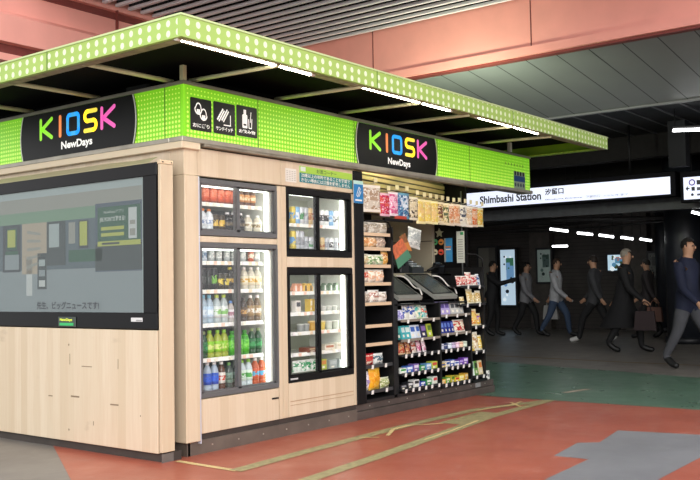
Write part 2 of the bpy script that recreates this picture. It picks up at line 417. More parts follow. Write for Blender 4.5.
# lime band
bd = bx('sign_band', (.02, -.0, 2.262), (5.48, .14, 2.645), GREENX, K)
bdl = bx('sign_band', (0.0, .02, 2.262), (.14, 3.0, 2.645), GREENY, K)
MB().box((0, 0, 2.262), (.022, .022, 2.645)).build('sign_band_corner', mat('#86d820', .4, emit=.35), K)
b = MB(); b.box((-.012, -.014, 2.645), (5.49, .16, 2.672), 0, .003); b.box((-.012, .16, 2.645), (.16, 3.0, 2.672), 0, .003)
b.build('band_cap', mat('#8f8f80', .4, .5, noise=.1), K)
seams = MB()
for xx in (.775, 2.02, 3.41, 4.06): seams.box((xx, -.002, 2.262), (xx+.008, 0, 2.645))
for yy in (.19,): seams.box((-.002, yy, 2.262), (0, yy+.008, 2.645))
seams.build('band_seam', mat('#5b9a22', .5), K)
bx('roof', (.1, .1, 2.60), (5.45, 3.0, 2.64), mat('#191a1b', .8), K)
bx('rear_wall', (2.13, 1.5, .14), (4.4, 1.56, 2.6), mat('#17181a', .6), K)
bx('inner_partition', (1.985, .6, .14), (2.02, 2.9, 2.6), mat('#2a2a2b', .6), K)
bx('end_wall', (4.36, .12, .14), (4.40, 1.5, 1.3), BLACK, K); bx('end_wall', (4.36, .24, 1.3), (4.40, 1.5, 2.25), BLACK, K)
bx('inner_ceiling', (2.05, .45, 2.32), (4.42, 1.5, 2.35), mat('#8a8474', .6), K)

# canopy
CX0, CX1, CY0, CY1, CZ0, CZ1 = -.80, 5.75, -.86, 3.3, 2.672, 2.80
CN = MB().box((CX0+.03, CY0+.03, CZ1-.008), (CX1-.03, CY1, CZ1-.001), 0).box((.3, .3, 2.645), (5.0, CY1, CZ1-.009), 0).build('canopy', mat('#0a0d0b', .8, noise=.2, spec=.1), K)
MB().box((CX0, CY0, CZ0), (CX1, CY0+.03, CZ1)).build('fascia_board', FASX, CN)
MB().box((CX0, CY0+.03, CZ0), (CX0+.03, CY1, CZ1)).build('fascia_board', FASY, CN)
MB().box((CX1-.03, CY0+.03, CZ0), (CX1, 1.6, CZ1)).build('fascia_board', mat('#86b62c', .5, noise=.1), CN)
b = MB(); b.box((CX0-.006, CY0-.006, CZ1), (CX1+.006, CY0+.08, CZ1+.012)); b.box((CX0-.006, CY0+.08, CZ1), (CX0+.08, CY1, CZ1+.012)); b.box((CX1-.08, CY0, CZ1), (CX1+.006, 1.6, CZ1+.012))
for xx in (1.18, 3.4, 4.9): b.box((xx, CY0-.004, CZ0), (xx+.008, CY0, CZ1), 1)
for yy in (.46,): b.box((CX0-.004, yy, CZ0), (CX0, yy+.01, CZ1), 1)
b.build('fascia_edging', [mat('#c3d69a', .4), mat('#6f8f3e', .5)], CN)
b = MB(); b.box((CX0+.03, CY0+.03, CZ0-.003), (CX1-.03, CY0+.11, CZ0+.02)); b.box((CX0+.03, CY0+.11, CZ0-.003), (CX0+.1, CY1, CZ0+.02)); b.box((CX1-.1, CY0+.1, CZ0-.003), (CX1-.03, 1.6, CZ0+.012), 1)
b.build('canopy_rail', [mat('#8f866c', .5, noise=.3, nscale=15), mat('#a9cf4b', .4, noise=.3, nscale=30)], CN)
STR = mat('#ccd0a4', .4, noise=.1)
for xx in (.116, 1.04, 1.88, 2.654, 3.494, 4.341):
    MB().tube([(xx, .05, 2.69), (xx, CY0+.05, 2.668)], .016, 8).build('strut', STR, CN)
for yy in (.165, 1.02, 1.9):
    MB().tube([(.05, yy, 2.69), (CX0+.06, yy, 2.685)], .017, 8).build('strut', STR, CN)
MB().box((-.0, .0, 2.672), (.035, .035, CZ1-.02)).build('post', STR, CN)
MB().box((5.1, .05, 2.672), (5.14, .09, CZ1-.02)).build('post', mat('#dfe6d0', .4), CN)
MB().box((.27, .7, 2.72), (.52, .98, 2.83), 0, .02).build('junction_box', mat('#1d201e', .5), CN)
def rise(o):                                              # the canopy climbs very slightly to the right
    if o.type == 'MESH':
        for v in o.data.vertices: v.co.z += .0045*(v.co.x+ORG[K.name][0]+.8)
    for c in o.children: rise(c)
rise(CN)
# canopy tube lights: three, each one fitting with one tube
for i, (xa, xb) in enumerate(((-.76, .49), (1.06, 2.37), (2.82, 4.08))):
    t = thing('tube_light', ['glowing fluorescent tube under the canopy front edge, nearest the kiosk corner', 'glowing fluorescent tube under the canopy, middle of the three', 'glowing fluorescent tube under the canopy, nearest the far right end'][i], 'light', ((xa+xb)/2, CY0+.09, CZ0-.005), 'canopy tube lights')
    zo = .0045*((xa+xb)/2+.8)+.032; bx('fitting', (xa-.02, CY0+.045, CZ0-.012+zo), (xb+.02, CY0+.10, CZ0+.004+zo), WHITE, t)
    MB().tube([(xa+.02, CY0+.072, CZ0-.026+zo), (xb-.02, CY0+.072, CZ0-.026+zo)], .016, 12).build('tube', TUBE, t)
    for xx in (xa, xb): MB().tube([(xx-.02, CY0+.072, CZ0-.026+zo), (xx+.02, CY0+.072, CZ0-.026+zo)], .019, 12).build('end_cap', WHITE, t)
# inner tube lights behind the band, above the counter
for i, xa in enumerate((2.25, 3.3)):
    t = thing('tube_light', ['bright tube light above the counter behind the band, left one', 'bright tube light above the counter behind the band, right one'][i], 'light', (xa+.45, .17, 2.3), 'counter tube lights')
    bx('fitting', (xa, .145, 2.300), (xa+.9, .195, 2.312), WHITE, t)
    MB().tube([(xa+.03, .17, 2.286), (xa+.87, .17, 2.286)], .012, 10).build('tube', mat('#fff0d0', .4, emit=11.), t)

t = thing('tube_light', 'added unseen tube light deep inside the kiosk above the till', 'light', (3.4, .95, 2.3), 'counter tube lights')
bx('fitting', (2.5, .92, 2.305), (3.7, .98, 2.32), WHITE, t); MB().tube([(2.52, .95, 2.29), (3.68, .95, 2.29)], .012, 10).build('tube', mat('#fff0d0', .4, emit=14.), t)  # added fill hidden by the slatted wall, brightens the cupboard and back of the shop
_n = 0
# KIOSK boards
LC = ['#8fdc2e', '#f0894a', '#38a8e0', '#f7e14a', '#e55fb0']
LM = [mat(c, .4, emit=.5) for c in LC]
def kiosk_board(o, u, w, h, lx0, lx1, lz0, lz1, nx0, nx1, nz0, nz1, parent):
    u = np.array(u, float); v = np.array((0, 0, 1.)); o = np.array(o, float); n = np.cross(u, v)
    P = lambda a, b, k=0: tuple(o+u*a+v*b+n*k)
    pts = []
    for i in range(13): t = i/12; pts.append((.03*math.cos(PI*(t-.5))*0+.035*(1-4*(t-.5)**2), h*t))      # gently bowed sides
    right = [(w-a, b) for a, b in pts]
    outline = [(a0 if False else .035-a0, b0) for a0, b0 in pts]+[(w-.035+a0, b0) for a0, b0 in reversed(pts)]
    bo = MB().slab([P(a, b, .012) for a, b in outline], tuple(-n*.011)).build('signboard', mat('#0a0c0b', .4, spec=.25), parent)
    e = MB()
    for sgn in (0, 1):
        for (a0, b0), (a1_, b1_) in zip(pts, pts[1:]):
            A0, A1 = (.035-a0, .035-a1_) if not sgn else (w-.035+a0, w-.035+a1_)
            e.quad([P(A0-.007, b0, .0135), P(A0+.007, b0, .0135), P(A1+.007, b1_, .0135), P(A1-.007, b1_, .0135)])
    e.build('edge_strip', mat('#d5dbc9', .4), bo)
    sh = lambda: Sheet(o+n*.0125, u, (0, 0, 1))
    L = lx1-lx0; H = lz1-lz0; st = H*.185; lw = L*.2; X = lambda i, f: lx0+(L-lw*.55)*[0, .262, .375, .60, .815][i]+f*[lw, 1, lw, lw, lw][i]*.95
    def addl(i, segs, closed=False):
        s = sh(); 
        for g in segs: s.line(g, st, 0, 2+segs.index(g)*.2)
        s.b.build('letter', LM[i], bo)
    h0, h1 = lz0+st/2, lz1-st/2; hm = (h0+h1)/2
    W = L*.155
    xs = [lx0+st/2, lx0+L*.285, lx0+L*.375+st*.3, lx0+L*.60+st*.3, lx0+L*.825]
    def arc(cx, cy, r, a0, a1): return [(cx+r*math.cos(a0+(a1-a0)*i/5), cy+r*math.sin(a0+(a1-a0)*i/5)) for i in range(6)]
    for i in (0, 4):
        x0 = xs[i]; addl(i, [[(x0, h0), (x0, h1)], [(x0+W*.98, h1+st*.0), (x0+W*.12, hm), (x0+W*.98, h0)]])
    addl(1, [[(xs[1], h0), (xs[1], h1)]])
    x0 = xs[2]; x1 = x0+W*.92; r = st*.75
    ring = arc(x1-r, h1-r, r, 0, PI/2)+arc(x0+r, h1-r, r, PI/2, PI)+arc(x0+r, h0+r, r, PI, 1.5*PI)+arc(x1-r, h0+r, r, 1.5*PI, 2*PI)
    addl(2, [ring+[ring[0]]])
    x0 = xs[3]; x1 = x0+W*.92; r = (h1-hm)/2*.95
    sp = [(x1, h1)]+arc(x0+r, h1-r, r, PI/2, PI)+arc(x0+r, hm+r, r, PI, 1.5*PI)+arc(x1-r, hm-r, r, PI/2, 0)+arc(x1-r, h0+r, r, 0, -PI/2)+[(x0, h0)]
    addl(3, [sp])
    textmesh('NewDays', nx1-nx0, nz1-nz0, o+u*nx0+v*nz0+n*.0125, u, v, WTEXT, 'lettering', bo, bold=.032)
kiosk_board((2.035, 0, 2.264), (1, 0, 0), 1.355, .376, .20, 1.175, .145, .33, .49, .865, .025, .105, K)
kiosk_board((0, 1.985, 2.264), (0, -1, 0), 1.485, .378, .27, 1.255, .15, .335, .565, .965, .035, .115, K)
# three picture signs
def icon(i, x0, x1, z0, z1, word, draw):
    s = Sheet((x0, -.0005, z0), (1, 0, 0), (0, 0, 1)); w, h = x1-x0, z1-z0
    s.rect(0, 0, w, h, 0, 1, .012); draw(s, w, h)
    o = s.b.build('picture_sign', [mat('#10120f', .35), WTEXT, mat('#10120f', .35)], K)
    textmesh(word, w*.78, h*.13, (x0+w*.11, -.0015, z0+h*.1), (1, 0, 0), (0, 0, 1), WTEXT, 'lettering', o, bold=.02)
def d1(s, w, h):
    for cx, cy, k in ((.38, .68, 2), (.62, .52, 3)):
        s.poly([(w*(cx+.19*math.sin(t)*(1.0 if math.cos(t) < 0 else .75)), h*(cy+.19*math.cos(t))) for t in [2*PI*i/20 for i in range(20)]], 1, k)
        s.poly([(w*(cx+.14*math.sin(t)*(1.0 if math.cos(t) < 0 else .75)), h*(cy+.145*math.cos(t))) for t in [2*PI*i/20 for i in range(20)]], 2, k+.3)
        s.rect(w*(cx-.08), h*(cy-.17), w*(cx+.08), h*(cy-.02), 1, k+.5)
def d2(s, w, h):
    for dx in (0, .2):
        s.poly([(w*(.15+dx), h*.45), (w*(.42+dx), h*.82), (w*(.52+dx), h*.74), (w*(.27+dx), h*.38)], 1, 2)
        s.line([(w*(.22+dx), h*.42), (w*(.47+dx), h*.78)], .006, 2, 3)
    s.line([(w*.48, h*.3), (w*.78, h*.3), (w*.78, h*.62)], .008, 1, 2)
def d3(s, w, h):
    s.rect(w*.28, h*.28, w*.52, h*.72, 1, 2, .008); s.rect(w*.34, h*.7, w*.46, h*.88, 1, 2); s.rect(w*.33, h*.42, w*.47, h*.36, 2, 3)
    s.line([(w*.58, h*.58), (w*.6, h*.3), (w*.72, h*.3), (w*.74, h*.6)], .008, 1, 2); s.line([(w*.66, h*.5), (w*.7, h*.82)], .007, 1, 2)
icon(0, .066, .277, 2.325, 2.563, 'おにぎり', d1)
icon(1, .296, .523, 2.328, 2.567, 'サンドイッチ', d2)
icon(2, .538, .767, 2.338, 2.575, 'お飲み物', d3)
# end sticker on the band
s = Sheet((5.07, -.0005, 2.268), (1, 0, 0), (0, 0, 1)); s.rect(0, 0, .28, .20, 3, 1)
for i in range(4):
    s.rect(.015+i*.068, .155, .055+i*.068, .2, 0, 2); s.disc(.035+i*.068, .045, .022, 4, 2)
s.rect(0, .085, .28, .15, 1, 2)
s.b.build('band_sticker', [BLACK, mat('#123f78', .4), mat('#4d8f1c', .5), mat('#8ea08b', .5), mat('#31424a', .5)], K)
for i in range(7):
    q = Sheet((4.88+i*.07, -.0005, 2.54), (1, 0, 0), (0, 0, 1)); q.disc(0, 0, .010, 0, 2, .016); q.b.build('small_print', mat('#4d8f1c', .5), K)

# notices on the wood
def notice(name, label, cat, o, u, v, w, h, draw, mats, dep=.004, top=True, parent=None):
    u = np.array(u, float); v = np.array(v, float); n = np.cross(u, v); o = np.array(o, float)
    t = thing(name, label, cat, tuple(o))
    MB().slab([tuple(o), tuple(o+u*w), tuple(o+u*w+v*h), tuple(o+v*h)], tuple(n*dep)).build('board', mats[0], t)
    s = Sheet(o+n*dep, u, v); draw(s, w, h); s.b.build('print', mats, t)
    return t, o+n*(dep+.0012)
def dn(s, w, h):
    s.rect(0, 0, w, h*.58, 1, 1); s.rect(0, h*.58, w, h, 2, 1); s.rect(w*.02, h*.68, w*.11, h*.95, 0, 2)
t, o = notice('alcohol_notice', 'long lime and teal notice above the black-framed fridges', 'sign', (1.262, -.001, 2.04), (1, 0, -.012), (0, 0, 1), .715, .135, dn, [mat('#dce6d8', .5), mat('#1d7f86', .5), mat('#a9d24a', .5)])
textmesh('お酒コーナー', .27, .035, o+np.array((.22, 0, .088)), (1, 0, -.012), (0, 0, 1), mat('#3a6a2c', .5), 'lettering', t, bold=.01)
textmesh('20歳以上の年齢であることを確認で', .66, .033, o+np.array((.02, 0, .043)), (1, 0, -.012), (0, 0, 1), WHITE, 'lettering', t, bold=.015)
textmesh('きない場合には酒類を販売しません', .66, .033, o+np.array((.02, 0, .005)), (1, 0, -.012), (0, 0, 1), WHITE, 'lettering', t, bold=.015)
def dp(s, w, h):
    s.poly([(.0, h*.1), (w, .0), (w, h*.85), (w*.6, h), (0, h*.92)], 0, 1)
    for i in range(6):
        for j in range(4): s.rect(w*(.08+j*.23), h*(.12+i*.13), w*(.24+j*.23), h*(.17+i*.13), 1, 2)
notice('paper_notice', 'small crumpled white paper notice left of the teal notice', 'sign', (1.09, -.001, 2.03), (1, 0, 0), (0, 0, 1), .135, .11, dp, [mat('#e7e2d8', .6), mat('#b9b0a6', .6)], .003)
def db(s, w, h):
    s.rect(0, 0, w, h, 1, 1); s.rect(0, h*.84, w, h, 2, 2)
    s.line([(w*.3, h*.35), (w*.55, h*.72), (w*.68, h*.64), (w*.42, h*.28)], .008, 0, 3, True); s.line([(w*.55, h*.3), (w*.75, h*.52)], .008, 0, 3); s.rect(w*.15, h*.1, w*.85, h*.17, 0, 3)
notice('blue_sign', 'small blue hanging sign with white drawing on the black post', 'sign', (1.975, -.018, 1.91), (1, 0, 0), (0, 0, 1), .14, .2, db, [WHITE, mat('#1b78b8', .45), mat('#bfe3da', .5)])

# ------------------------------------------------------------------ screen on the left flank
S = thing('advert_screen', 'large black framed advertising screen on the left side of the kiosk', 'screen', (-.2, 1.1, .9))
SX = -.25
YE = 2.75
b = MB(); b.box((SX, .004, .905), (SX+.1, YE, 1.02), 0, .004); b.box((SX, .004, 1.97), (SX+.1, YE, 2.06), 0, .004); b.box((SX, .004, 1.02), (SX+.1, .145, 1.97), 0); b.box((SX, 2.55, 1.02), (SX+.1, YE, 1.97), 0)
b.build('frame', mat('#0a0b0e', .4, spec=.25), S)
# picture: a shop front with a green poster, drawn flat (Y runs to the left in view)
def sc_m(h):
    c = [int(h[i:i+2], 16) for i in (1, 3, 5)]; c = [int(v*.62+8) for v in c]; return mat('#%02x%02x%02x' % tuple(c), .4, emit=.45, spec=.4)
s = Sheet((SX+.02, 2.56, 1.015), (0, -1, 0), (0, 0, 1)); SW, SH = 2.42, .96
cols = ['#8f9ba0', '#6a7b76', '#7fa584', '#2f3a42', '#c9b79c', '#a9a89c', '#1d5c3c', '#c9cf55', '#dfe5df', '#46586a', '#31403f', '#b9c7c4', '#566a72', '#9aa7a9']
s.rect(0, 0, SW, SH, 12, 0); s.rect(0, 0, SW, .33, 13, 1); s.rect(0, .78, SW, .96, 11, 1); s.rect(0, .70, SW, .79, 2, 2); s.rect(.6, .79, SW, .9, 5, 2)
OFF = .64                                               # left of frame lies outside the photograph
def sr(a0, b0, a1, b1, mi, k): s.rect(OFF+a0, b0, OFF+a1, b1, mi, k)
sr(.02, .32, .27, .70, 3, 3); sr(.08, .5, .22, .67, 6, 4); sr(.09, .52, .2, .66, 7, 5); sr(.05, .34, .25, .46, 13, 4); sr(.06, .46, .24, .49, 6, 5)
sr(.29, .3, .62, .70, 4, 3)
for i in range(5): s.poly([(OFF+.36, .34+i*.07), (OFF+.54, .38+i*.055), (OFF+.54, .4+i*.055), (OFF+.36, .365+i*.07)], 5, 4)
sr(.62, .36, .86, .70, 10, 3); sr(.65, .5, .78, .68, 11, 4); sr(.88, .36, 1.12, .7, 12, 3); sr(.9, .52, .98, .68, 5, 4); sr(1.02, .48, 1.14, .69, 3, 4); sr(1.035, .5, 1.125, .68, 7, 5); sr(.9, .38, 1.3, .47, 6, 4)
sr(1.22, .3, 1.82, .80, 9, 3); sr(1.22, .31, 1.8, .5, 10, 4)
sr(1.25, .49, 1.73, .77, 6, 6); sr(1.25, .485, 1.73, .52, 7, 7); sr(1.29, .6, 1.55, .625, 7, 7); sr(1.29, .555, 1.55, .58, 7, 7); sr(1.3, .495, 1.5, .51, 3, 8)
sr(1.6, .53, 1.69, .75, 8, 8); sr(1.615, .55, 1.675, .6, 5, 9); sr(1.615, .63, 1.675, .66, 5, 9)
sr(.5, .18, .62, .46, 10, 4); sr(.52, .2, .6, .25, 8, 5); sr(.52, .28, .6, .33, 13, 5); sr(.52, .36, .6, .41, 11, 5); sr(.35, .13, .43, .44, 8, 3); sr(1.745, 0, 1.78, .96, 11, 5)
disp = s.b.build('display_panel', [sc_m(c) for c in cols], S)
so = np.array((SX+.02-.008, 2.56-OFF, 1.015)); U = (0, -1, 0); V = (0, 0, 1)
def st(txt, a, b_, w, h, m, bold=.0): textmesh(txt, w, h, so+np.array((0, -a, b_)), U, V, m, 'caption', disp, bold=bold)
st('先生、ビッグニュースです!', .5, .025, .77, .06, sc_m('#1c2430'), .03)
st('JRE POINTが貯まる!', 1.28, .655, .29, .045, sc_m('#e8eee4'), .02)
st('NewDaysアプリ', 1.33, .715, .22, .03, sc_m('#e8eee4'))
MB().box((SX+.004, .145, 1.02), (SX+.007, 2.55, 1.97)).build('cover_glass', glass_mat('screen_glass', (.9, .92, .92), .05), S)
b = MB().box((SX-.006, .905, .912), (SX, 1.12, .985), 0, .002).build('badge', mat('#3a4640', .4), S)
textmesh('NewDays', .15, .026, (SX-.0065, 1.095, .948), U, V, mat('#d9e84a', .4, emit=.5), 'lettering', b, bold=.02)
MB().box((SX-.008, .93, .92), (SX-.006, 1.1, .94)).build('badge_stripe', mat('#2ba35a', .4, emit=.3), b)
MB().box((SX-.003, .155, .957), (SX, .275, .985)).box((SX-.004, .16, .96), (SX-.003, .22, .97), 1).build('maker_plate', [mat('#d8d8d8', .4), mat('#9a9a9a', .4)], S)
# wooden housing of the screen
H = thing('screen_cabinet', 'pale wood cabinet panel carrying the advertising screen', 'cabinet', (-.2, 1.2, 0))
MB().box((SX, .004, .062), (SX+.02, YE, .898), 0, .003).build('front_panel', WOODY, H)
MB().box((SX+.006, -.032, .07), (SX+.12, -.006, 2.045), 0, .002).build('end_panel', WOODX, H)
b = MB().box((SX+.02, -.005, .1), (-.14, YE, .88)).box((SX+.101, .02, .88), (-.14, YE, 2.04)); b.build('carcass', mat('#2a211c', .7), H)
MB().box((SX+.03, -.02, 0), (-.06, YE, .062), 0).build('plinth', mat('#3f3833', .6, noise=.2), H)
MB().box((SX+.012, -.024, .0), (SX+.115, -.02, .06), 0).build('kick_plate', mat('#7a7672', .4, .4, noise=.2), H)
b = MB(); n = 24
for i in range(n):                                       # drooping trim strip above the screen
    y0, y1 = .1+(YE-.1)*i/n, .1+(YE-.1)*(i+1)/n; d0, d1 = (.03*max(0, 1-abs(y-.35)/.3) for y in (y0, y1))
    b.quad([(SX+.01, y0, 2.065), (SX+.01, y1, 2.065), (SX+.11, y1, 2.12-d1*.3), (SX+.11, y0, 2.12-d0*.3)]); b.quad([(SX+.01, y0, 2.06), (SX+.01, y1, 2.06), (SX+.01, y1, 2.065), (SX+.01, y0, 2.065)])
b.build('top_flashing', mat('#b9b18c', .5), H)
b = MB().box((SX+.004, -.036, 2.047), (SX+.118, -.0, 2.075), 0, .002)
for xx in (SX+.02, SX+.1): b.box((xx, -.04, 2.055), (xx+.008, -.035, 2.063), 1)
b.build('cap_piece', [mat('#e0c9a8', .5), BLACK], H)
b = MB()
for yy, zz, w, hh in ((.99, .77, .012, .014), (.99, .14, .012, .014), (.98, .63, .006, .08), (.72, .62, .12, .006), (.87, .39, .1, .012), (.42, .36, .09, .01), (.18, .3, .006, .012), (.42, .62, .005, .07), (1.2, .38, .05, .008), (.7, .2, .006, .03)):
    bx('scuff_mark', (SX-.0012, yy, zz), (SX+.001, yy+w, zz+hh), mat('#8d7a62', .7), H)
bx('rubber_foot', (SX+.03, .01, .0), (SX+.04, .02, .01), BLACK, H) if False else None

# ------------------------------------------------------------------ goods
ORD = ['first', 'second', 'third', 'fourth', 'fifth', 'sixth', 'seventh', 'eighth', 'ninth', 'tenth', 'eleventh', 'twelfth']
GOODS = {}
PROTO = {}
def proto(key, maker):
    """first call builds the thing at the origin; later calls copy it"""
    if key in PROTO: return copy_tree(PROTO[key])
    r = maker(); PROTO[key] = r; return r
def place(r, x, y, z, rz=0., desc='', where='', cat='', group='', tilt=0., roll=0.):
    r.location = (x, y, z); r.rotation_euler = (tilt, roll, rz)
    GOODS.setdefault((desc, where), []).append((r, x)); r['category'] = cat; r['group'] = group
    return r
def label_goods():
    for (desc, where), L in GOODS.items():
        L.sort(key=lambda t: t[1])
        for i, (r, x) in enumerate(L):
            if len(L) == 1: r['label'] = '%s %s' % (desc, where)
            elif i == 0: r['label'] = '%s, leftmost %s' % (desc, where)
            elif i == len(L)-1: r['label'] = '%s, rightmost %s' % (desc, where)
            else: r['label'] = '%s, %s from left %s' % (desc, ORD[i] if i < 12 else 'later', where)
def root(name):
    o = bpy.data.objects.new(name, None); COL.objects.link(o); o.empty_display_size = .05; ORG[o.name] = (0, 0, 0); return o
def bottle(body, cap, lab, lab2=None, h=.2, r=.031, fat=False, full=False):
    def mk():
        o = root('drink_bottle'); mb = mat(body, .15, spec=.6)
        if fat: prof = [(r*.75, 0), (r, h*.06), (r, h*.2), (r*.95, h*.45), (r*1.02, h*.62), (r*.8, h*.78), (r*.45, h*.86), (r*.42, h*.9)]
        else: prof = [(r*.85, 0), (r, h*.04), (r, h*.12), (r*.96, h*.14), (r, h*.17), (r, h*.62), (r*.9, h*.72), (r*.62, h*.82), (r*.42, h*.87), (r*.42, h*.9)]
        MB().lathe(prof, sq=.05).build('body', mb, o)
        MB().lathe([(r*.48, h*.885), (r*.5, h*.9), (r*.5, h*.985), (r*.44, h)], n=14).build('cap', mat(cap, .4), o)
        l0, l1 = (.1, .8) if full else (.2, .6)
        rr = r*1.045
        pr = [(rr, h*l0), (rr, h*(l0+(l1-l0)*.28)), (rr, h*(l0+(l1-l0)*.72)), (rr if not full else r*.72, h*l1)]
        MB().lathe(pr, mis=[0, 1, 0], sq=.05).build('label_sleeve', [mat(lab, .35), pack_mat(lab2 or lab, lab, lab2 or lab, 26)], o)
        return o
    return lambda: proto(('b', body, cap, lab, lab2, h, r, fat, full), mk)
def can(c1, c2, h=.122, r=.026):
    def mk():
        o = root('drink_can')
        MB().lathe([(r*.8, 0), (r, h*.05), (r, h*.3), (r, h*.68), (r, h*.92), (r*.82, h*.985)], mis=[0, 0, 1, 0, 0]).build('body', [mat(c1, .35, .2), pack_mat(c2, c1, c2, 30)], o)
        MB().lathe([(r*.83, h*.98), (r*.8, h), (r*.6, h*.99)]).build('lid', mat('#c8c8c8', .3, .8), o)
        return o
    return lambda: proto(('c', c1, c2, h, r), mk)
def pouch(c1, c2, c3, w=.09, h=.13, d=.03, name='snack_bag'):
    def mk():
        o = root(name); b = MB(); nu, nv = 8, 10; rng = random.Random(hash((c1, c2, round(w*1000))) & 255)
        def S_(u, v, s):
            ex = max(0, math.sin(PI*v))**.55; ew = max(0, math.sin(PI*u))**.6
            wr = .12*math.sin(u*19+v*7)*ex*ew
            return ((u-.5)*w*(1-.07*math.sin(PI*v)), s*(d/2*ex*ew*(1+wr)+.0006), v*h)
        for s in (-1, 1):
            vs = [S_(i/nu, j/nv, s) for j in range(nv+1) for i in range(nu+1)]
            base = len(b.v); b.v += vs
            for j in range(nv):
                for i in range(nu):
                    q = [base+j*(nu+1)+i, base+j*(nu+1)+i+1, base+(j+1)*(nu+1)+i+1, base+(j+1)*(nu+1)+i]
                    b.f.append(q); m = 0
                    if j in (0, nv-1): m = 2
                    elif 5 <= j <= 7: m = 1
                    b.mi.append(m); b.sm.append(True)
        b.build('pack', [pack_mat(c1, c2, c3), pack_mat(c2, c1, c3), mat(c3, .35)], o)
        if w > .1: MB().box((-w*.2, -d/2*1.03-.001, h*.42), (w*.2, -d/2*1.03, h*.55)).build('printed_title', mat(c2, .4), o)
        return o
    return lambda: proto(('p', c1, c2, c3, w, h, d, name), mk)
def carton(c1, c2, w=.06, h=.1, d=.03, name='snack_box'):
    def mk():
        o = root(name)
        MB().box((-w/2, -d/2, 0), (w/2, d/2, h), 0, .0025).build('carton', mat(c1, .4, noise=.08, nscale=50), o)
        b = MB().box((-w*.38, -d/2-.001, h*.5), (w*.38, -d/2, h*.86)).box((-w*.3, -d/2-.001, h*.14), (w*.1, -d/2, h*.34), 1)
        b.build('print', [mat(c2, .4), mat('#f1ead8', .4)], o); return o
    return lambda: proto(('k', c1, c2, w, h, d, name), mk)
def onigiri(c1, c2, s=.075):
    def mk():
        o = root('rice_ball_pack'); pts = []
        for k in range(3):
            a = PI/2+2*PI*k/3
            for j in range(-2, 3):
                t = a+j*.25; pts.append((s*.32*math.cos(a)+s*.22*math.cos(t), 0, s*.32*math.sin(a)+s*.22*math.sin(t)+s*.42))
        MB().slab([(p[0], -.017, p[2]) for p in pts], (0, .034, 0)).build('wrapper', mat(c1, .35), o)
        MB().slab([(-s*.14, -.0185, s*.1), (s*.14, -.0185, s*.1), (s*.1, -.0185, s*.7), (-s*.1, -.0185, s*.7)], (0, .001, 0)).build('wrapper_stripe', mat(c2, .4), o)
        return o
    return lambda: proto(('o', c1, c2, s), mk)
def cup(c1, c2, r=.042, h=.06):
    def mk():
        o = root('food_cup'); MB().lathe([(r*.75, 0), (r*.8, h*.1), (r*.97, h*.9)]).build('cup', mat(c1, .35), o)
        MB().lathe([(r, h*.88), (r*1.02, h*.93), (r*.95, h), (r*.3, h*1.04)]).build('lid', mat(c2, .35), o); return o
    return lambda: proto(('u', c1, c2, r, h), mk)

# ------------------------------------------------------------------ fridges
def fridge(label, x0, x1, z0, z1, shelves, fm, back, midx, fw, tube, inner='#f1f3ec', depth=.5, tint=(1, 1, 1), tstr=4.):
    t = thing('display_fridge', label, 'fridge', ((x0+x1)/2, .25, z0), 'sliding door fridges in the kiosk wall')
    b = MB(); b.box((x0, -.004, z1-fw), (x1, .034, z1), 0, .003); b.box((x0, -.004, z0), (x1, .034, z0+fw), 0, .003)
    b.box((x0, -.004, z0+fw), (x0+fw*.3, .034, z1-fw)); b.box((x1-fw*.45, -.004, z0+fw), (x1, .034, z1-fw)); b.build('outer_frame', fm, t)
    zi0, zi1 = z0+fw, z1-fw; xa, xb = x0+fw*.3, x1-fw*.45
    for i, (a, c, yy) in enumerate(((xa, midx+.02, -.001), (midx-.01, xb, .021))):
        e = .013
        b = MB(); b.box((a, yy, zi0), (a+e, yy+.02, zi1)); b.box((c-(e if i else .032), yy, zi0), (c, yy+.02, zi1)); b.box((a, yy, zi0), (c, yy+.02, zi0+e)); b.box((a, yy, zi1-e*.7), (c, yy+.02, zi1))
        d = b.build('door', fm, t)
        MB().box((a+e, yy+.008, zi0+e), (c-e, yy+.011, zi1-e*.7)).build('glass_pane', GLASS, d)
        if i: MB().box((a+.004, yy-.006, (zi0+zi1)/2-.06), (a+.012, yy, (zi0+zi1)/2+.06)).build('finger_pull', BLACK, d)
    W = .015; ca = x0+.01; cb = x1-.01
    b = MB(); b.box((ca, .045, z0+.01), (ca+W, depth, z1-.01)); b.box((cb-W, .045, z0+.01), (cb, depth, z1-.01)); b.box((ca, .045, z0+.01), (cb, depth, z0+.03)); b.box((ca, .045, z1-.03), (cb, depth, z1-.01))
    b.box((ca, depth-.02, z0), (cb, depth, z1), 1); b.build('cabinet', [mat(inner, .35), mat(back, .5)], t)  #
    sx1 = cb-.075
    for z in shelves:
        sh = bx('shelf', (ca+W, .09, z-.012), (sx1, depth-.06, z), mat('#dfe3dc', .4), t)
        MB().slab([(ca+W, .075, z-.024), (ca+W, .089, z+.006), (ca+W, .091, z+.006), (ca+W, .079, z-.024)], (sx1-ca-W, 0, 0)).build('price_rail', mat('#f4f6f0', .4), sh)
        n = int((sx1-ca)/.075)
        for k in range(n):
            if random.random() < .75:
                xx = ca+.05+k*.075; MB().box((xx, .069, z-.022), (xx+.032, .072, z+.004)).build('price_card', mat(random.choice(['#fbf8e8', '#ffe9c9', '#f7f7f7', '#ffd9c4']), .5), sh)
    MB().tube([(cb-.04, .075, z0+.05), (cb-.04, .075, z1-.05)], .011, 8).build('light_tube', mat('#f6fff2', .4, emit=tstr), t)
    MB().box((cb-.03, .05, z0+.03), (cb-.016, .11, z1-.03)).build('light_reflector', mat('#f4f6ee', .4), t)
    MB().tube([(ca+.04, .06, z1-.05), (cb-.05, .06, z1-.05)], .006, 8).build('top_light', mat('#f6fff2', .4, emit=tstr*.8), t)
    return t, ca+W, sx1
GF = 'grey fridge'
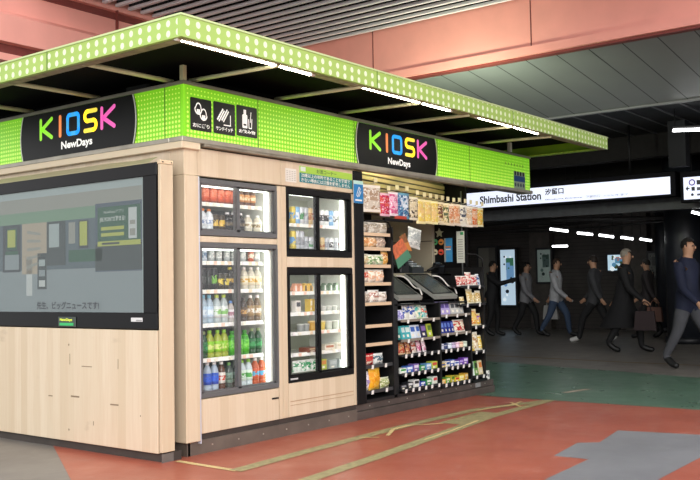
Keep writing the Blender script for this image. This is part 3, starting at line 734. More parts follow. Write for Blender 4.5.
f1u, a_, b_ = fridge('small upper grey-framed fridge of bottled drinks beside the corner pillar', .147, .985, 1.566, 1.983, [1.815], GREYFR, '#3a3d3c', .545, .038, 1)
f1l, a_, b_ = fridge('tall grey-framed fridge of bottled drinks beside the corner pillar', .147, .985, .392, 1.517, [1.378, 1.166, .917, .662], GREYFR, '#33383a', .543, .036, 1)
f2u, a_, b_ = fridge('small upper black-framed fridge stocked with cans beside the snack racks', 1.103, 1.964, 1.428, 1.988, [1.70], BLACK, '#c9cdb6', 1.50, .05, 1, tint=(.9, 1, .9))
f2l, a_, b_ = fridge('tall black-framed fridge of rice balls and chilled food beside the racks', 1.103, 1.964, .414, 1.335, [1.136, .965, .803, .63], BLACK, '#a3a894', 1.50, .05, 1)
for o in (bx('brand_plate', (1.12, -.0055, .435), (1.21, -.004, .448), mat('#c0c0c0', .4), f2l),): pass

def row(items, z, where, yy=.13, group='drinks on the fridge shelves'):
    for px, fn, desc in items:
        x = PY(px, 300, yy)[0]; r = fn(); cat = {'drink_bottle': 'bottle', 'drink_can': 'can', 'rice_ball_pack': 'rice ball', 'food_cup': 'food cup'}.get(r.name.split('.')[0], 'package')
        place(r, x, yy, z+.001, random.uniform(-.1, .1), desc, where, cat, group)
AMB = bottle('#6e2a12', '#d8d0c8', '#d9562a', '#e88a5c', .17, .034, full=False)
AMB = bottle('#8a3a1c', '#5a2a1c', '#d65a2c', '#e98058', .165, .035, full=True)
BRW = bottle('#5d3418', '#f2efe8', '#c98a4a', '#f0d9b0', .15, .028)
WOR = bottle('#dfe6ea', '#f08a34', '#e9eef2', '#7f93b5', .165, .031, fat=True)
GLD = can('#3a2b12', '#d9b23c', .125, .030)
BLKW = bottle('#17130f', '#f2f2f2', '#191919', '#6e6046', .15, .034, fat=True)
WFAT = bottle('#d9d2bc', '#f0f0ec', '#efe9d6', '#8f7d4c', .14, .034, fat=True)
row([(205, AMB, 'orange label tea bottle'), (213, AMB, 'orange label tea bottle'), (220.5, AMB, 'orange label tea bottle'), (227.5, AMB, 'orange label tea bottle'), (234, AMB, 'orange label tea bottle'), (241, BRW, 'brown bottle with white cap'), (247, BRW, 'brown bottle with white cap'), (253, BRW, 'brown bottle with white cap')], 1.815, 'on top shelf, small grey fridge')
row([(203, WOR, 'white bottle with orange cap'), (209.5, WOR, 'white bottle with orange cap'), (216, GLD, 'gold and brown coffee can'), (222, GLD, 'gold and brown coffee can'), (228, BLKW, 'black bottle with white cap'), (234, BLKW, 'black bottle with white cap'), (241, BLKW, 'black bottle with white cap'), (248.5, WFAT, 'rounded cream milk tea bottle'), (258, WFAT, 'rounded cream milk tea bottle')], 1.61, 'in base of small grey fridge')
GRC = can('#aeb4b4', '#e3e5e2', .10, .026); BLC = can('#c3cfdc', '#6a87a8', .10, .026); ORC = can('#b04f28', '#e9dcc8', .10, .026)
row([(204, BLC, 'pale blue and silver can'), (211.5, GRC, 'silver grey can'), (219, GRC, 'silver grey can'), (227, GRC, 'silver grey can'), (234, GRC, 'silver grey can'), (243, GRC, 'silver grey can'), (251, ORC, 'rust orange can'), (257, GRC, 'silver grey can')], 1.378, 'on top shelf, tall grey fridge')
BKC = can('#141614', '#2a332c', .165, .027); BGC = can('#15181a', '#6fae3c', .165, .027); YEL = can('#33301c', '#d8c64a', .125, .029); DYC = bottle('#222018', '#d8d03c', '#2c2a20', '#c8a63c', .175, .031); WYB = bottle('#c9c4b0', '#f4f4ee', '#ece7c8', '#d3a93c', .175, .03)
row([(203, BKC, 'slim black can'), (208.5, BKC, 'slim black can'), (214, BGC, 'black can with green band'), (220, YEL, 'yellow and brown coffee can'), (225.5, YEL, 'yellow and brown coffee can'), (230, DYC, 'dark bottle with yellow cap'), (236, DYC, 'dark bottle with yellow cap'), (244, WYB, 'cream and yellow tea bottle'), (251, WYB, 'cream and yellow tea bottle'), (257.5, WYB, 'cream and yellow tea bottle')], 1.166, 'on second shelf, tall grey fridge')
WTB = bottle('#9fb6c4', '#7fc4de', '#b7d4e8', '#dff0f8', .215, .031); CLG = bottle('#aebcbc', '#c8e048', '#dfe8e2', '#7fc060', .215, .031); SMB = bottle('#b8b4ae', '#5a8fd0', '#e9e6ec', '#a8788a', .165, .026); DTB = bottle('#3a2a1a', '#3a3530', '#5a4426', '#c29a5a', .19, .03); BTB = bottle('#6a5536', '#f4f2ec', '#a08556', '#e9e4d8', .205, .031)
row([(203, WTB, 'clear water bottle, blue cap'), (209, WTB, 'clear water bottle, blue cap'), (216.5, CLG, 'clear bottle with lime cap'), (223.5, CLG, 'clear bottle with lime cap'), (230.5, SMB, 'short bottle with blue cap'), (236, DTB, 'dark brown tea bottle'), (243, DTB, 'dark brown tea bottle'), (250, BTB, 'brown tea bottle, white cap'), (257, BTB, 'brown tea bottle, white cap')], .917, 'on third shelf, tall grey fridge')
GTB = bottle('#9fae3c', '#8cc63c', '#8fce2c', '#d8e88c', .205, .032); GBR = bottle('#3fa02c', '#3f9a34', '#4fbc2c', '#7fdc4c', .19, .034, full=True); DGB = bottle('#1e4a2c', '#8a9c6c', '#1f6b3a', '#3f9a5a', .2, .03)
row([(203, DGB, 'dark green tea bottle'), (209, GTB, 'lime label green tea bottle'), (217, GTB, 'lime label green tea bottle'), (223.5, GTB, 'lime label green tea bottle'), (231.5, GBR, 'all green full label bottle'), (237.5, GBR, 'all green full label bottle'), (244, GBR, 'all green full label bottle'), (251, DGB, 'dark green tea bottle'), (257.5, DGB, 'dark green tea bottle')], .662, 'on fourth shelf, tall grey fridge')
BLL = bottle('#a9b9c9', '#f4f4f4', '#2450b8', '#2c66d8', .21, .031); WLB = bottle('#5a3a2a', '#f2f2ee', '#e8e2d8', '#c94a34', .205, .029); DGR = bottle('#3c4a44', '#5a9a44', '#7f9a8c', '#4f6a5a', .19, .03); GLL = bottle('#c9d8dc', '#8ccf3c', '#d8ecdc', '#4faa4c', .2, .03); ORB = bottle('#b8552c', '#f2f2ee', '#c8552a', '#5ab0d8', .205, .031)
row([(206.5, BLL, 'blue label water bottle'), (213.5, BLL, 'blue label water bottle'), (220.5, WLB, 'brown bottle with white label'), (228, DGR, 'grey green bottle'), (236, DGR, 'grey green bottle'), (241, GLL, 'clear bottle, green label'), (247.5, GLL, 'clear bottle, green label'), (254, ORB, 'orange tea bottle, blue band'), (260.5, ORB, 'orange tea bottle, blue band')], .425, 'in base of tall grey fridge')
# cans in the upper black fridge
cc = [('#d8c24a', '#5a9ad0', 'yellow and blue can'), ('#7fb0d8', '#e0e8ec', 'pale blue can'), ('#c9cdd0', '#3f8a4c', 'silver and green can'), ('#b8bcc0', '#8f9398', 'silver beer can'), ('#d0b47c', '#a8622c', 'tan and orange can'), ('#c9ccd0', '#b8433a', 'silver and red can'), ('#e4e6e4', '#1d1f22', 'white can with black band')]
row([(293.5+i*4.3, can(*cc[k][:2], .15, .027), cc[k][2]) for i, k in enumerate((0, 1, 2, 3, 4, 5))]+[(322.5+i*4.5, can(*cc[k][:2], .14, .027), cc[k][2]) for i, k in enumerate((6, 6, 1, 6))], 1.70, 'on top shelf, small black fridge')
row([(293.5+i*4.3, can(*cc[k][:2], .17 if i < 3 else .125, .028), cc[k][2]) for i, k in enumerate((0, 3, 3, 3, 2, 3))]+[(322.5+i*4.5, can(*cc[k][:2], .125, .027), cc[k][2]) for i, k in enumerate((4, 3, 6, 3, 5))], 1.478, 'in base of small black fridge')
FG = 'chilled food in the black fridge'
O1 = onigiri('#e9a27c', '#f4efe4'); O2 = onigiri('#f0c452', '#3a2c1c'); O3 = onigiri('#5f7a5c', '#f1f1ea')
row([(294.5, O1, 'pink rice ball pack'), (299.5, O1, 'pink rice ball pack'), (304.5, O2, 'yellow rice ball pack'), (309.5, O2, 'yellow rice ball pack'), (314, onigiri('#dfe2d6', '#c9563a'), 'white and red rice ball pack'), (324, O3, 'green and white rice ball pack'), (330, O3, 'green and white rice ball pack'), (335.5, O3, 'green and white rice ball pack')], 1.136, 'on top shelf, tall black fridge', group=FG)
row([(296, carton('#e9e6dc', '#3a3e44', .07, .1, .05), 'white and black food carton'), (308.5, carton('#e3c23c', '#f1e9c4', .03, .11, .06), 'upright yellow packet'), (312.5, carton('#e3c23c', '#f1e9c4', .03, .11, .06), 'upright yellow packet'), (316, carton('#c9482c', '#f1e9c4', .03, .1, .06), 'upright red packet'), (323, cup('#c3c7bd', '#e4e6dd', .03, .045), 'small white food cup'), (328.5, cup('#c3c7bd', '#e4e6dd', .03, .045), 'small white food cup'), (334, cup('#c3c7bd', '#e4e6dd', .03, .045), 'small white food cup')], .965, 'on second shelf, tall black fridge', group=FG)
row([(300, cup('#8f9490', '#c9cdc6', .033, .065), 'grey salad cup'), (305.5, cup('#8f9490', '#c9cdc6', .033, .065), 'grey salad cup'), (312, cup('#d9a83c', '#f0d48a', .042, .085), 'yellow noodle cup'), (321, cup('#d9c04c', '#eee0a0', .036, .08), 'pale yellow soup cup'), (328, cup('#c9d0c0', '#e9ece2', .034, .075), 'pale green food cup'), (335, cup('#c9d0c0', '#e9ece2', .034, .075), 'pale green food cup')], .803, 'on third shelf, tall black fridge', group=FG)
row([(308, carton('#7a3f28', '#c9b08c', .15, .04, .1, 'lunch_box'), 'brown lunch box'), (325, carton('#e6dfcb', '#b97a5a', .12, .05, .1, 'lunch_box'), 'cream lunch box'), (336, carton('#efeada', '#d5cdb4', .11, .055, .1, 'lunch_box'), 'tall cream lunch box')], .63, 'on fourth shelf, tall black fridge', group=FG)
GWP = pouch('#dfe8dc', '#2f9a5c', '#f4f4ee', .06, .1, .03, 'food_packet')
row([(294+i*4.6, GWP, 'green and white food packet') for i in range(5)]+[(321, carton('#b8c24a', '#d88a3c', .07, .09, .05), 'lime green food carton'), (329, carton('#9fa8a6', '#b8bfbc', .1, .075, .08, 'food_tub'), 'grey square food tub'), (337.5, carton('#9fa8a6', '#b8bfbc', .1, .075, .08, 'food_tub'), 'grey square food tub')], .468, 'in base of tall black fridge', group=FG)

# ------------------------------------------------------------------ racks
def shelf_part(t, x0, x1, z, y0, y1, edge, lip=.016, tags=0, tagc='#f2f0ea'):
    sh = MB().box((x0, y0, z-.012), (x1, y1, z)).build('shelf', mat('#1a1a1c', .5), t)
    MB().box((x0, y0-.006, z-lip), (x1, y0, z+.008)).build('shelf_edge', edge, sh)
    for k in range(tags):
        xx = x0+(x1-x0)*(k+.5)/tags-.016+random.uniform(-.012, .012)
        MB().slab([(xx, y0-.008, z-.03), (xx+.034, y0-.008, z-.03), (xx+.034, y0-.012, z+.006), (xx, y0-.012, z+.006)], (0, -.0015, 0)).build('price_tag', mat(tagc, .5), sh)
    return sh
WE = mat('#d9bd9c', .5)
t = thing('bread_rack', 'narrow black rack of bread with pale shelf edges beside the post', 'shelf rack', (2.36, .15, .14))
b = MB(); b.box((2.128, .0, .14), (2.145, .4, 1.98)); b.box((2.58, .0, .14), (2.60, .4, 1.72)); b.box((2.145, .38, .14), (2.58, .4, 1.98)); b.box((2.128, .0, .14), (2.60, .4, .165)); b.build('frame', mat('#101012', .5), t)
MB().tube([(2.16, .0, 1.76), (2.45, -.0, 1.775), (2.53, 0, 1.76), (2.575, 0, 1.71), (2.59, 0, 1.6)], .008).build('top_rail', BLACK, t)
ls = [1.652, 1.52, 1.362, 1.20, 1.02, .82, .655, .46, .235]
for i, z in enumerate(ls):
    shelf_part(t, 2.147, 2.578, z, .02, .37, WE if i < 7 else mat('#3a3a3c', .4), .022, tags=2 if i >= 7 else 0)
MB().box((2.2, .375, .86), (2.5, .38, .98)).build('back_grille', mat('#5a4a3a', .6), t)
def rrow(items, z, where, yy, group, tilt=0.):
    for x, fn, desc in items:
        r = fn(); nm = r.name.split('.')[0]
        place(r, x, yy, z+.001, random.uniform(-.12, .12), desc, where, {'bread_pack': 'bread', 'snack_bag': 'snack bag', 'snack_box': 'snack box', 'candy_tin': 'tin', 'magazine': 'magazine'}.get(nm, 'package'), group, tilt)
BG = 'packed bread on the bread rack'
bp = lambda a, b_, c, w=.13, h=.085: pouch(a, b_, c, w*1.2, h*1.25, .08, 'bread_pack')
rrow([(2.22, bp('#c9c2b4', '#9f917c', '#efe9dd'), 'grey wrapped bread pack'), (2.36, bp('#c9c2b4', '#9f917c', '#efe9dd'), 'grey wrapped bread pack'), (2.5, bp('#c9c2b4', '#9f917c', '#efe9dd'), 'grey wrapped bread pack')], 1.652, 'on top shelf of bread rack', .06, BG)
rrow([(2.21, bp('#e8b67c', '#d98c4c', '#f1dcb8'), 'orange bread pack'), (2.34, bp('#e9c9a0', '#d5a06c', '#f6e6cc'), 'tan bread pack'), (2.48, bp('#cdb6a0', '#9c8474', '#e8dccb'), 'brown bread pack')], 1.52, 'on second shelf of bread rack', .06, BG)
rrow([(2.21, bp('#e6dcb8', '#c9b484', '#f6f1df'), 'cream sandwich pack'), (2.33, bp('#dfe4c4', '#5f8c4c', '#f3f3e2', .11, .08), 'green and cream sandwich pack'), (2.44, bp('#dfe4c4', '#5f8c4c', '#f3f3e2', .11, .08), 'green and cream sandwich pack'), (2.53, bp('#d8a04c', '#a8682c', '#ecd29c', .08, .11), 'orange bun pack')], 1.362, 'on third shelf of bread rack', .06, BG)
rrow([(2.2, bp('#f1e2cf', '#c95a44', '#f8efe0', .12, .1), 'white bun pack, red print'), (2.32, bp('#f1e2cf', '#e0b08c', '#f8efe0', .12, .1), 'white bun pack, tan print'), (2.44, bp('#f1e2cf', '#e0b08c', '#f8efe0', .12, .1), 'white bun pack, tan print')], 1.20, 'on fourth shelf of bread rack', .06, BG)
rrow([(2.21, bp('#e9e2d6', '#b4a494', '#fbf8f0', .14, .085), 'white paper bun pack'), (2.35, bp('#e9e2d6', '#b07a6c', '#fbf8f0', .14, .095), 'crumpled white bun pack'), (2.48, bp('#e9e2d6', '#b4a494', '#fbf8f0', .12, .08), 'small white bun pack')], 1.02, 'on fifth shelf of bread rack', .06, BG)
rrow([(2.23, bp('#f0d8c4', '#c23a34', '#b8202c', .17, .085), 'red and white bread pack'), (2.4, bp('#d9ddd8', '#3a5a6a', '#f1f1ec', .12, .08), 'grey and blue bread pack')], .46, 'low on the bread rack', .06, BG)
rrow([(2.2, bp('#e4dfe8', '#a88fc4', '#f4eff0', .09, .14), 'lilac and white bag'), (2.34, bp('#f0ae28', '#eb9c1c', '#f6c85a', .17, .16), 'large orange yellow bag'), (2.5, bp('#b9bf8c', '#8f9a5c', '#e4e6c8', .12, .08), 'pale green bag')], .235, 'at bottom of bread rack', .06, BG)

t = thing('snack_rack', 'wide black snack rack under the two slanted trays', 'shelf rack', (3.35, .2, .14))
b = MB(); b.box((2.63, .03, .14), (2.70, .5, 1.04)); b.box((3.392, .0, .14), (3.42, .5, 1.0)); b.box((4.0, .0, .14), (4.03, .5, .93)); b.box((2.63, .42, .14), (4.34, .5, 1.0)); b.box((2.63, .0, .14), (4.34, .5, .165)); b.box((4.33, .02, .14), (4.352, .5, 1.36)); b.box((4.03, .42, 1.0), (4.34, .5, 1.3)); b.box((2.63, .03, .985), (4.0, .5, 1.0))
b.build('frame', mat('#0e0e10', .45), t)
EB = mat('#2a2a2d', .35); EG = mat('#8c8377', .4)
B1 = [.845, .66, .52, .345, .195]; B2 = [.868, .68, .52, .342, .18]; B3 = [1.155, .965, .73, .465, .205]
for i, z in enumerate(B1): shelf_part(t, 2.702, 3.39, z, .0, .41, EG if i < 2 else EB, .016, tags=6 if i > 1 else 3)
for i, z in enumerate(B2): shelf_part(t, 3.422, 3.998, z, .0, .41, EG if i < 2 else EB, .016, tags=5 if i > 1 else 3)
for i, z in enumerate(B3): shelf_part(t, 3.82 if i < 2 else 4.032, 4.33, z, .0, .41, EB, .016, tags=2)
MB().tube([(4.34, .03, 1.36), (4.345, .03, 1.44), (4.32, .1, 1.5), (4.2, .14, 1.5)], .009).build('guard_rail', BLACK, t)
SG = 'snacks on the black rack'
pk = lambda a, b_, c, w=.09, h=.13, d=.03: pouch(a, b_, c, w, h, d)
T = -.22
rrow([(2.75, pk('#8c84c8', '#c9c4ec', '#efeef8', .08, .1), 'purple and white snack bag'), (2.8, pk('#8c84c8', '#c9c4ec', '#efeef8', .08, .1), 'purple and white snack bag'), (2.9, pk('#eceadf', '#3f5aa8', '#f6f4ea', .14, .16), 'large white bag, blue lettering'), (3.0, pk('#eceadf', '#3f5aa8', '#f6f4ea', .14, .16), 'large white bag, blue lettering'), (3.11, pk('#3fa8a4', '#e8e4d0', '#c9d8b0', .12, .15), 'teal and cream snack bag'), (3.22, pk('#7fc0b8', '#d8553c', '#f1efe2', .11, .13), 'pale teal and red bag')], B1[0], 'on top left snack shelf', .055, SG, T)
rrow([(2.745, carton('#2f8a84', '#5fb0a4', .075, .13), 'dark teal snack box'), (2.825, carton('#3fb0b8', '#dfeee8', .08, .13), 'bright teal snack box'), (2.90, carton('#3fb0b8', '#dfeee8', .08, .13), 'bright teal snack box'), (2.99, carton('#dfe6f0', '#3f66b8', .08, .13), 'white and blue snack box'), (3.08, carton('#dfe6f0', '#3f66b8', .08, .13), 'white and blue snack box'), (3.18, carton('#241f4a', '#8f6fb0', .1, .13), 'navy and violet snack box'), (3.29, carton('#b9c83c', '#5a7a2c', .08, .13), 'lime snack box')], B1[1], 'on second left snack shelf', .055, SG, T)
rrow([(2.75, pk('#b8503c', '#d89a4c', '#e8c8a0', .09, .12), 'brick red snack bag'), (2.81, pk('#b8503c', '#d89a4c', '#e8c8a0', .09, .12), 'brick red snack bag'), (2.91, pk('#8c3a3c', '#c9804c', '#e0b88c', .09, .12), 'maroon snack bag'), (3.01, pk('#d8c0b0', '#a8442c', '#f1e6da', .08, .12), 'cream and red snack bag'), (3.1, pk('#c95a84', '#ecc0cc', '#f8e8ec', .08, .13), 'pink snack bag'), (3.19, pk('#d88ca8', '#f1d4dc', '#fbf0f2', .08, .13), 'pale pink snack bag')], B1[2], 'on third left snack shelf', .055, SG, T)
mm = [('#e8efe6', '#3f9a4c', 'white and green sweets box'), ('#3f66b8', '#dfe6f4', 'blue sweets box'), ('#7a64a8', '#e4dcf0', 'violet sweets box'), ('#3f9a5a', '#e0efe0', 'green sweets box'), ('#6aa0d0', '#e8f0f6', 'sky blue sweets box'), ('#b8c84a', '#c94a3c', 'lime sweets box')]
sw = lambda a, b_, w=.085, h=.05: carton(a, b_, w, h, .07, 'sweets_box')
rrow([(2.76+i*.11, sw(a, b_, .095, .05+.012*(i % 3)), d) for i, (a, b_, d) in enumerate(mm)], B1[3], 'on fourth left snack shelf', .05, SG)
mm5 = [('#1d1e22', '#8f9094', 'black sweets box'), ('#26282c', '#d8d8d8', 'black and white sweets box'), ('#e6e6e2', '#2c2c30', 'white sweets box'), ('#2c44a8', '#e4e8f4', 'deep blue sweets box'), ('#2f8a4c', '#e4f0e0', 'dark green sweets box'), ('#dfe8dc', '#d84a4c', 'white and red sweets box')]
rrow([(2.76+i*.11, sw(a, b_, .095, .045+.014*(i % 3)), d) for i, (a, b_, d) in enumerate(mm5)], B1[4], 'on bottom left snack shelf', .05, SG)
rrow([(3.46+i*.085, carton('#b0a0d8', '#5f4f94', .08, .135), 'lilac striped snack box') for i in range(3)]+[(3.74+i*.085, carton('#c4c4c0', '#4f5256', .08, .125), 'grey striped snack box') for i in range(3)], B2[0], 'on top right snack shelf', .055, SG, T)
rrow([(3.46+i*.066, carton('#1f2f8c', '#6f8cd8', .06, .12), 'dark blue snack box') for i in range(5)]+[(3.83, pk('#c8302c', '#f1e4c8', '#f6f0e0', .12, .13), 'red and white snack bag'), (3.93, pk('#c8302c', '#f1e4c8', '#f6f0e0', .12, .13), 'red and white snack bag')], B2[1], 'on second right snack shelf', .055, SG, T)
def tin(a, b_):
    def mk():
        o = root('candy_tin'); MB().lathe([(.03, 0), (.032, .006), (.032, .04), (.03, .046)], mis=[0, 1, 0]).build('tin', [mat(a, .35), mat(b_, .35)], o)
        MB().lathe([(.033, .044), (.033, .056), (.028, .06)]).build('lid', mat(b_, .35), o); return o
    return lambda: proto(('t', a, b_), mk)
rrow([(3.475+i*.077, tin(a, b_), d) for i, (a, b_, d) in enumerate((('#2c4a8c', '#d8dce8', 'blue and white tin'), ('#e0e4ec', '#2c3c6c', 'white and navy tin'), ('#5f94c8', '#e8f0f8', 'light blue tin'), ('#3a3a54', '#c9b8d8', 'dark violet tin'), ('#d84a94', '#f4d8e8', 'magenta tin'), ('#c9382c', '#f0d0b0', 'red tin'), ('#3a7a54', '#e0ecd8', 'green tin')))], B2[2], 'on third right snack shelf', .045, SG)
rrow([(3.47+i*.09, sw(a, b_, .08, .045+.012*(i % 3)), d) for i, (a, b_, d) in enumerate((('#e4c04c', '#3c5aa8', 'yellow sweets box'), ('#ece6d8', '#2c5aa8', 'cream sweets box'), ('#3f5aa8', '#f0f0f0', 'blue and white sweets box'), ('#e8e8f0', '#4f6ab8', 'white and blue sweets box'), ('#6a3fa8', '#b89ce0', 'purple sweets box'), ('#7f50b8', '#dccef0', 'light purple sweets box')))], B2[3], 'on fourth right snack shelf', .05, SG)
rrow([(3.47+i*.09, sw(a, b_, .08, .045+.012*(i % 3)), d) for i, (a, b_, d) in enumerate((('#e8a02c', '#f6e0a0', 'orange sweets box'), ('#5f9a3c', '#e4e8b0', 'green sweets box'), ('#c9b83c', '#4f8a2c', 'olive yellow sweets box'), ('#e8c83c', '#c9442c', 'yellow and red sweets box'), ('#e4d05a', '#f4ecb0', 'pale yellow sweets box'), ('#d8a83c', '#f0e0b0', 'amber sweets box')))], B2[4], 'on bottom right snack shelf', .05, SG)
rrow([(3.88, pk('#b8403c', '#e8a89c', '#f6efe6', .11, .11), 'dull red snack bag'), (3.98, pk('#b8403c', '#e8a89c', '#f6efe6', .11, .11), 'dull red snack bag'), (4.09, pk('#d8524c', '#f1ddd0', '#f6efe6', .12, .15), 'red and white snack bag'), (4.2, pk('#e8dcd0', '#c23c44', '#f6efe6', .11, .12), 'white and crimson snack bag'), (4.28, pk('#c8d4e4', '#3a5a8c', '#f0f2f4', .07, .13), 'grey blue snack bag')], B3[0], 'on top shelf, narrow end rack', .045, SG, T)
rrow([(3.92, pk('#e8d8a8', '#d8b870', '#f6eed0', .1, .08), 'cream snack bag'), (4.09, pk('#e8d8a8', '#d8b870', '#f6eed0', .12, .16), 'cream snack bag'), (4.18, pk('#e8d8a8', '#d8b870', '#f6eed0', .1, .12), 'cream snack bag'), (4.27, pk('#f0e4bc', '#c9a04c', '#f8f2dc', .1, .14), 'pale gold snack bag')], B3[1], 'on second shelf, narrow end rack', .045, SG, T*.7)
rrow([(4.08, pk('#c23a2c', '#f0c08c', '#f6e6c8', .12, .19), 'red and peach snack bag'), (4.17, pk('#e8953c', '#f4d070', '#f9ecc0', .12, .18), 'orange snack bag'), (4.27, pk('#e8b83c', '#8f5a9c', '#f9ecc0', .09, .13), 'yellow and violet snack bag')], B3[2], 'on third shelf, narrow end rack', .045, SG, T*.7)
rrow([(4.1, pk('#ecd890', '#f6efc8', '#f0c84c', .11, .21), 'tall butter yellow bag'), (4.2, pk('#f1e2c0', '#b88c5a', '#fbf5e2', .11, .2), 'tall cream bag, brown print'), (4.29, pk('#e8c440', '#f4e4a0', '#faf2d0', .08, .16), 'tall gold bag')], B3[3], 'on fourth shelf, narrow end rack', .045, SG, T*.7)
rrow([(4.085, carton('#e0ece0', '#2f8a5c', .08, .15), 'white and green snack box'), (4.175, carton('#6aa04c', '#2c3a24', .08, .15), 'leaf green snack box'), (4.27, carton('#e8d8b0', '#e0843c', .09, .15), 'cream and orange snack box')], B3[4], 'on bottom shelf, narrow end rack', .045, SG, T*.7)

# counter top with the two slanted trays
t = thing('counter', 'dark counter ledge above the snack rack', 'counter', (3.3, .5, 1.0))
b = MB(); b.box((2.63, .42, 1.27), (4.33, .9, 1.295), 0, .003); b.box((2.63, .51, .14), (4.33, .54, 1.27), 1); b.box((2.63, .408, 1.262), (3.9, .42, 1.298), 2)
b.build('worktop', [mat('#3b3a38', .4), BLACK, mat('#a39c86', .5)], t)
for i, (pts, lab) in enumerate(((((396, 299), (422.5, 297), (406.7, 275), (391.2, 276)), 'slanted grey glass-topped tray with white edge, left of the pair'), (((432.5, 298), (457.5, 296.5), (438.5, 275.5), (423.5, 276)), 'slanted grey glass-topped tray with white edge, right of the pair'))):
    lo = [PY(*p, .04) for p in pts[:2]]; hi = [PY(*p, .40) for p in pts[2:]]
    x0, x1 = lo[0][0]+.02, lo[1][0]-.03; zlo = 1.03; zhi = 1.262; xm0, xm1 = x0, x1
    tr = thing('slanted_tray', lab, 'tray', ((x0+x1)/2, .2, 1.0), 'slanted trays on the counter front')
    q = [(x0, .03, zlo), (x1, .03, zlo), (x1, .395, zhi), (x0, .395, zhi)]
    MB().slab(q, (0, -.012, .03)).build('tray_body', mat('#8c8e88', .5), tr)
    q2 = [(x0+.012, .035, zlo+.012+.02), (x1-.012, .035, zlo+.032), (x1-.012, .385, zhi+.026), (x0+.012, .385, zhi+.026)]
    MB().slab(q2, (0, -.004, .006)).build('bezel', BLACK, tr)
    q3 = [(a+(.035 if a < (x0+x1)/2 else -.035), y_+(.035 if y_ < .2 else -.035), z_+(.022 if y_ < .2 else -.022)+.007) for a, y_, z_ in q2]
    MB().slab(q3, (0, -.002, .003)).build('glass_top', mat('#4a504d', .2, spec=.5), tr)
    MB().box((x0, .05, 1.0), (x0+.02, .38, 1.03)).box((x1-.02, .05, 1.0), (x1, .38, 1.03)).build('foot', BLACK, tr)
    cx = x1+.05
    c = MB().tube([(cx+.05*math.sin(k/10*PI)*1.6, .06+.3*k/10, 1.08+.2*k/10+.02*math.sin(k)) for k in range(11)], .008).build('power_cable', mat('#e0ded8', .4), None)
    tag(c, ['white looped cable hanging beside the left slanted tray', 'white looped cable hanging beside the right slanted tray'][i], 'cable', 'white cables')
# till and clutter
SHX = .38
t = thing('cash_register', 'grey cash register with rows of keys on the counter', 'till', (3.42+SHX, .62, 1.3))
MB().slab([(3.3+SHX, .5, 1.296), (3.3+SHX, .5, 1.36), (3.3+SHX, .74, 1.48), (3.3+SHX, .74, 1.296)], (.22, 0, 0)).build('body', mat('#2b3033', .5), t)
for r_ in range(4):
    for c_ in range(5):
        xx, yy = 3.32+SHX+c_*.037, .52+r_*.05; zz = 1.362+(yy-.5)*.5
        MB().box((xx, yy, zz), (xx+.026, yy+.034, zz+.012)).build('key', mat('#9aa6a8' if (r_+c_) % 3 else '#c8cfcf', .5), t)
MB().box((3.31+SHX, .72, 1.46), (3.5+SHX, .75, 1.58)).box((3.325+SHX, .718, 1.49), (3.485+SHX, .72, 1.56), 1).build('display', [mat('#23282b', .4), mat('#5f7478', .2)], t)
t = thing('barcode_scanner', 'black handheld scanner lying on the counter right of the till', 'scanner', (3.7+SHX, .5, 1.296))
MB().tube([(3.60+SHX, .5, 1.325), (3.68+SHX, .48, 1.36), (3.75+SHX, .47, 1.37)], [.016, .018, .03], 10).build('body', BLACK, t)
MB().tube([(3.60+SHX, .5, 1.32), (3.57+SHX, .6, 1.31), (3.6+SHX, .68, 1.305), (3.72+SHX, .7, 1.31)], .006).build('cord', BLACK, t)
t = thing('card_reader', 'black card reader standing at the right of the counter', 'card reader', (3.9+SHX-.03, .52, 1.296))
MB().slab([(3.81+SHX, .5, 1.296), (3.81+SHX, .48, 1.39), (3.81+SHX, .56, 1.42), (3.81+SHX, .6, 1.296)], (.11, 0, 0)).build('body', mat('#17181b', .35), t)
MB().slab([(3.825+SHX, .478, 1.37), (3.825+SHX, .545, 1.42), (3.825+SHX, .545, 1.424), (3.825+SHX, .475, 1.374)], (.08, 0, 0)).build('screen', mat('#45525a', .15), t)
t = tag(MB().tube([(3.2, .5, 1.31), (3.3, .46, 1.38), (3.42, .5, 1.34), (3.5, .48, 1.43), (3.6, .55, 1.31)], .012).build('cable', BLACK), 'thick black cable looped over the left of the counter', 'cable')
t = thing('receipt_printer', 'black receipt printer with white paper on the counter', 'printer', (3.55, .6, 1.296))
MB().box((3.46, .5, 1.297), (3.62, .7, 1.43), 0, .012).build('body', mat('#1d1f22', .4), t); MB().slab([(3.5, .52, 1.431), (3.58, .52, 1.431), (3.58, .49, 1.49), (3.5, .49, 1.49)], (0, .003, 0)).build('paper', mat('#dcdcd6', .6), t)
t = thing('payment_terminal', 'dark payment terminal on a stand left of the till', 'card reader', (3.38, .5, 1.296))
MB().box((3.33, .47, 1.297), (3.43, .55, 1.31), 0, .004).build('base', BLACK, t); MB().tube([(3.38, .51, 1.305), (3.38, .51, 1.38)], .012).build('stand', BLACK, t)
MB().slab([(3.32, .47, 1.36), (3.44, .47, 1.36), (3.44, .53, 1.47), (3.32, .53, 1.47)], (0, .015, 0)).build('screen_unit', mat('#2a2f33', .3), t)
